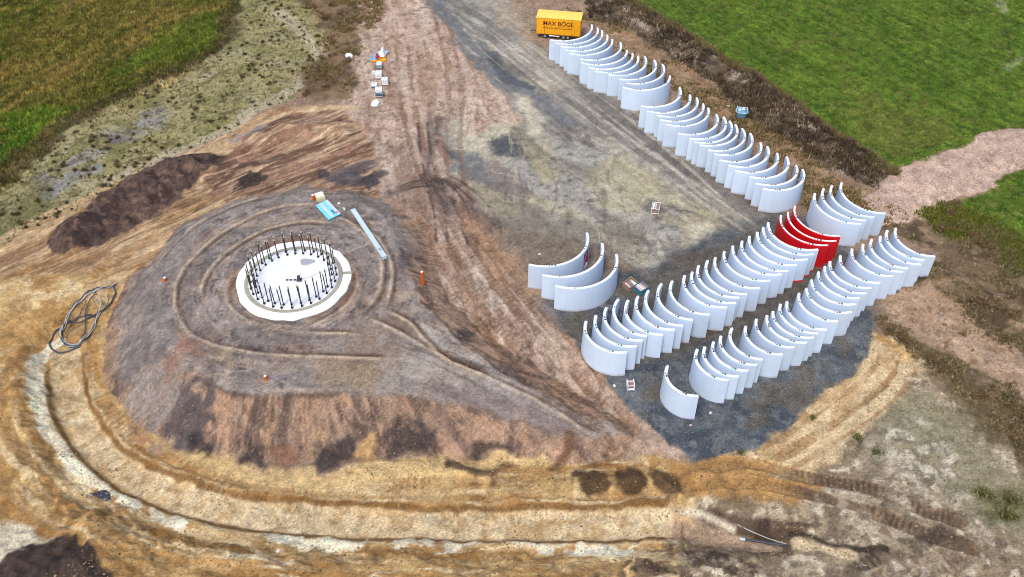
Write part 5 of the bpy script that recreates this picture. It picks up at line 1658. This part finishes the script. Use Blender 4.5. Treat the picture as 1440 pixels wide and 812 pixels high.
soilpile = [(348, 249, 1.5, 'dark soil clump dumped beside the dark heap'), ]

# ------------------------------------------------------------------ vegetation and stones
inframe = (np.abs(X) < Y * .60 + 22) & (Y < 171) & (Y > 40)
def sample(masks, n, noise=None):
    W = np.zeros((NY, NX), np.float32)
    for sl, w in masks:
        W[sl] = np.maximum(W[sl], w)
    W *= inframe
    if noise is not None:
        W *= noise
    W *= np.gradient(YS)[:, None]
    p = W.ravel().astype(np.float64)
    p /= p.sum()
    idx = RNG.choice(p.size, n, p=p)
    x = X.ravel()[idx] + RNG.uniform(-.12, .12, n)
    y = Y.ravel()[idx] + RNG.uniform(-.12, .12, n)
    return x, y, H.ravel()[idx] - .02, idx
def tri_object(name, V, Cv, mat, **k):
    """V: (n,3,3) triangles, Cv: (n,3) colours"""
    n = len(V)
    me = bpy.data.meshes.new(name)
    me.vertices.add(n * 3)
    me.vertices.foreach_set('co', V.astype(np.float32).ravel())
    me.loops.add(n * 3)
    me.loops.foreach_set('vertex_index', np.arange(n * 3, dtype=np.int32))
    me.polygons.add(n)
    me.polygons.foreach_set('loop_start', np.arange(0, n * 3, 3, dtype=np.int32))
    me.update(calc_edges=True)
    a = me.attributes.new('Col', 'FLOAT_COLOR', 'POINT')
    c = np.ones((n * 3, 4), np.float32)
    c[:, :3] = np.repeat(Cv, 3, 0)
    a.data.foreach_set('color', c.ravel())
    me.materials.append(mat)
    return link(name, me, **k) if k else me
def blades(x, y, z, k, h, w, lean, cols, cnoise=.25):
    """k leaf-like triangles at every point"""
    n = len(x)
    P = np.repeat(np.stack([x, y, z], 1), k, 0)
    hh = np.repeat(h, k) * RNG.uniform(.6, 1.25, n * k)
    ww = np.repeat(w, k) * RNG.uniform(.6, 1.3, n * k)
    t = RNG.uniform(0, 2 * np.pi, n * k)
    d = np.stack([np.cos(t), np.sin(t), np.zeros_like(t)], 1)
    s = np.stack([-np.sin(t), np.cos(t), np.zeros_like(t)], 1)
    ln = RNG.uniform(0, 1, n * k)[:, None] * lean
    off = d * (np.repeat(w, k) * RNG.uniform(0, 1.2, n * k))[:, None]
    a = P + off - s * ww[:, None] / 2
    b = P + off + s * ww[:, None] / 2
    c = P + off + d * hh[:, None] * ln
    c[:, 2] += hh * np.sqrt(np.maximum(.1, 1 - ln[:, 0] ** 2))
    Cv = np.repeat(cols, k, 0) * RNG.uniform(1 - cnoise, 1 + cnoise, (n * k, 1))
    return np.stack([a, b, c], 1), Cv
def pick(pal, n, wts=None):
    pal = np.array([alb(*c) for c in pal])
    return pal[RNG.choice(len(pal), n, p=wts)]
U = RNG.uniform
# meadow: short thick grass, a little browner in places
x, y, z, idx = sample([md, md2], 75000)
base = Cc.reshape(-1, 3)[idx]
V, Cv = blades(x, y, z, 3, U(.12, .30, len(x)), U(.10, .22, len(x)), .9, base * np.array([1.22, 1.22, 1.05]) * (1 + .28 * FINE2.ravel()[idx] + .08 * FINE.ravel()[idx])[:, None], .42)
tri_object('meadow_grass', V, Cv, M['leaf'], kind='stuff', label='short green meadow grass beyond the hedge bank', cat='grass')
x, y, z, idx = sample([fm], 70000)
base = Cc.reshape(-1, 3)[idx]
V, Cv = blades(x, y, z, 3, U(.25, .6, len(x)), U(.10, .22, len(x)), .8, base * np.array([1.38, 1.28, 1.2]) * (1 + .3 * FINE2.ravel()[idx])[:, None], .45)
tri_object('field_grass', V, Cv, M['leaf'], kind='stuff', label='green and golden grass of the field west of the site', cat='grass')
x, y, z, idx = sample([bk], 15000, sstep(-.5, .5, MED + .5 * FINE))
V, Cv = blades(x, y, z, 3, U(.2, .75, len(x)), U(.08, .22, len(x)), .85, pick([(104, 86, 72), (82, 68, 58), (128, 108, 88), (176, 160, 140), (112, 106, 70)], len(x), [.27, .2, .23, .18, .12]) * np.clip(.95 + .55 * fbm(x, y, 5, 3, 2) + .25 * fbm(x, y, 1.5, 2, 4), .45, 1.8)[:, None], .35)
tri_object('dead_weeds', V, Cv, M['leaf'], kind='stuff', label='dark dead weeds covering the long hedge bank', cat='weeds')
edge_bk = stroke([(862, -14), (1000, 70), (1100, 134), (1197, 200), (1262, 243)], 1.6, .8, .6)
x, y, z, idx = sample([edge_bk], 7000)
V, Cv = blades(x, y, z, 3, U(.4, .9, len(x)), U(.08, .16, len(x)), .8, pick([(150, 132, 100), (128, 112, 80), (110, 106, 60)], len(x)), .3)
tri_object('dry_grass', V, Cv, M['leaf'], kind='stuff', label='pale dry grass along the edge of the meadow', cat='grass')
x, y, z, idx = sample([st, bw], 12000, sstep(-.1, .6, MED + .5 * FINE))
V, Cv = blades(x, y, z, 3, U(.15, .55, len(x)), U(.1, .22, len(x)), .9, pick([(146, 124, 86), (120, 104, 70), (170, 144, 108), (110, 108, 62)], len(x)), .3)
tri_object('rough_grass', V, Cv, M['leaf'], kind='stuff', label='tufted rough grass on the bare strips beside the yard', cat='grass')
bank_e = stroke([(1238, 455), (1310, 505), (1390, 548), (1480, 600)], 1.5, .8, .8)
off_track = np.ones(X.shape); off_track[tk[0]] = 1 - .92 * tk[1]
x, y, z, idx = sample([sc_, bank_e], 11000, sstep(-.2, .7, MED + .7 * FINE) * off_track)
V, Cv = blades(x, y, z, 3, U(.15, .5, len(x)), U(.08, .2, len(x)), .9, pick([(126, 110, 86), (104, 90, 70), (156, 138, 110), (120, 116, 68), (184, 168, 138)], len(x), [.27, .2, .23, .18, .12]), .3)
tri_object('scrub_weeds', V, Cv, M['leaf'], kind='stuff', label='brown scrub weeds east of the storage pad', cat='weeds')
yg = area([(1300, 300), (1352, 288), (1440, 345), (1500, 380), (1440, 385), (1390, 345), (1320, 325)], 1.5, 1.2)
x, y, z, idx = sample([yg], 6000)
V, Cv = blades(x, y, z, 3, U(.2, .5, len(x)), U(.1, .22, len(x)), .8, pick([(104, 116, 40), (140, 142, 50), (78, 90, 36)], len(x)), .3)
tri_object('green_weeds', V, Cv, M['leaf'], kind='stuff', label='yellow-green weeds between scrub and meadow', cat='weeds')
x, y, z, idx = sample([wb, flm], 11000, sstep(-.2, .8, FINE2 + .3 * FINE))
V, Cv = blades(x, y, z, 3, U(.1, .35, len(x)), U(.1, .2, len(x)), .9, pick([(132, 126, 84), (116, 112, 68), (158, 148, 110), (124, 108, 84)], len(x)), .3)
tri_object('sparse_weeds', V, Cv, M['leaf'], kind='stuff', label='sparse low weeds on the sandy flat beside the field', cat='weeds')

# shrubs that stand apart
def shrub_meshes(n, r_, h_, pal, leaves, seed):
    out = []
    for s in range(n):
        q = RNG.normal(0, .42, (leaves, 3)) * np.array([r_, r_, h_ * .55]) + np.array([0, 0, h_ * .5])
        q[:, 2] = np.clip(q[:, 2], .02, h_ * 1.2)
        V, Cv = blades(q[:, 0], q[:, 1], q[:, 2] - .05, 2, U(.12, .34, leaves), U(.07, .18, leaves), 1.0, pick(pal, leaves), .35)
        fol = tri_object('foliage', V, Cv, M['leaf'])
        mb = MB()
        for k in range(7):
            t = 2 * math.pi * k / 7 + s
            l = random.uniform(.4, .9) * h_
            mb.bar((0, 0, -.1), (r_ * .55 * math.cos(t), r_ * .55 * math.sin(t), l), .03, 4, .012)
        out.append((fol, mb.mesh('stems', M['bark'])))
    return out
def plant(name, meshes, x, y, label, group, sc=(.7, 1.3)):
    f_, s_ = random.choice(meshes)
    k = random.uniform(*sc)
    e = empty(name, (x, y, height(x, y)), random.uniform(0, 6.28), label=label, cat='shrub' if 'shrub' in name else 'weed', group=group)
    e.scale = (k, k, k * random.uniform(.8, 1.15))
    link('stems', s_, e)
    link('foliage', f_, e)
DARK = shrub_meshes(4, .95, 1.15, [(92, 74, 60), (74, 60, 50), (116, 96, 78)], 150, 1)
BROWN = shrub_meshes(4, .9, .95, [(132, 108, 78), (108, 88, 64), (160, 136, 100)], 140, 2)
GREEN = shrub_meshes(3, .8, .6, [(108, 112, 62), (128, 128, 76), (88, 88, 54)], 110, 3)
TUFT = shrub_meshes(5, .36, .34, [(108, 98, 68), (88, 80, 56), (130, 120, 82), (116, 100, 80)], 46, 4)
for x, y in zip(*sample([bk], 70, sstep(-.3, .3, MED))[:2]):
    plant('dead_shrub', DARK, x, y, 'dark leafless shrub among the dead weeds of the hedge bank', 'dead shrubs on the hedge bank', (.45, .95))
for x, y in zip(*sample([sc_], 60, sstep(-.3, .3, MED) * off_track)[:2]):
    plant('brown_shrub', BROWN, x, y, 'brown dry shrub in the scrub east of the pad', 'brown shrubs in the scrub', (.45, 1.05))
for x, y in zip(*sample([bank_e], 26)[:2]):
    plant('brown_shrub', BROWN, x, y, 'brown dry shrub on the low bank beside the sandy track', 'brown shrubs by the sandy track', (.4, .8))
for x, y in zip(*sample([bw], 26)[:2]):
    plant('brown_shrub', BROWN, x, y, 'brown dry shrub in the weeds west of the dirt road', 'brown shrubs west of the dirt road', (.5, 1.0))
for x, y in zip(*sample([flm], 280, sstep(-1.2, .8, MED))[:2]):
    plant('weed_tuft', TUFT, x, y, 'small dark weed tuft on the pale sandy flat', 'weed tufts on the sandy flat', (.55, 1.15))
for px, py, lab in ((1206, 618, 'green weed clump nearest the pad on the pale tracked sand'), (1231, 638, 'dark green round weed clump alone on the dusty ground'), (1142, 588, 'small green weed at the gravel edge of the pad'),
                    (1383, 696, 'green bush farthest from the frame edge in the dusty corner'), (1420, 706, 'dark bush between two green ones in the dusty corner'), (1416, 727, 'green bush nearest the viewer in the dusty corner'), (1041, 638, 'tiny green weed where pad meets pale sand')):
    p = ground(px, py)
    plant('green_shrub', GREEN, p.x, p.y, lab, 'green plants in the dusty ground', (.6, 1.0) if px < 1300 else (1.2, 1.6))

# loose stones and clods
def stones(name, masks, n, smin, smax, pal, label, noise=None):
    x, y, z, idx = sample(masks, n, noise)
    s = smin + (smax - smin) * U(0, 1, n) ** 3
    o = np.array([(1, 0, 0), (0, 1, 0), (-1, 0, 0), (0, -1, 0), (0, 0, 1)])
    tri = np.array([(0, 1, 4), (1, 2, 4), (2, 3, 4), (3, 0, 4)])
    t = U(0, 6.28, n)
    R_ = np.zeros((n, 5, 3))
    sx, sy, sz = s * U(.7, 1.3, n), s * U(.7, 1.3, n), s * U(.5, 1.0, n)
    for k in range(5):
        a, b = o[k, 0] * sx, o[k, 1] * sy
        R_[:, k, 0] = a * np.cos(t) - b * np.sin(t) + x
        R_[:, k, 1] = a * np.sin(t) + b * np.cos(t) + y
        R_[:, k, 2] = o[k, 2] * sz + z
    V = R_[:, tri].reshape(-1, 3, 3)
    Cv = np.repeat(pick(pal, n), 4, 0) * np.repeat(U(.75, 1.25, (n, 1)), 4, 0)
    tri_object(name, V, Cv, M['leaf'], kind='stuff', label=label, cat='stones')
stones('slope_rubble', [slopem], 8000, .03, .11, [(170, 136, 116), (140, 110, 96), (116, 100, 92), (190, 164, 146)], 'reddish rubble strewn over the flank of the mound')
stones('crushed_stone', [pm], 16000, .03, .12, [(80, 88, 98), (110, 116, 122), (60, 66, 76), (150, 150, 150)], 'blue-grey crushed stone of the storage pad')
stones('road_stones', [ar], 9000, .03, .14, [(206, 184, 168), (170, 140, 122), (226, 210, 196), (140, 112, 98)], 'pinkish stones of the raised access road')
stones('soil_clods', [nm, hp, sh, slopem, topm, dm], 16000, .03, .13, [(140, 110, 90), (150, 116, 92), (176, 146, 112)], 'clods of turned soil round the mound', sstep(-.2, .5, MED))
stones('sand_clods', [sm, se], 15000, .03, .15, [(168, 142, 104), (190, 166, 128), (140, 118, 92), (110, 96, 80)], 'clods and pebbles in the dug sand', sstep(-.3, .5, MED))
stones('yard_pebbles', [dm, rm, mm_, tk], 8000, .03, .10, [(190, 164, 146), (140, 112, 96), (100, 92, 84), (200, 190, 170)], 'pebbles on the dirt and gravel roads')
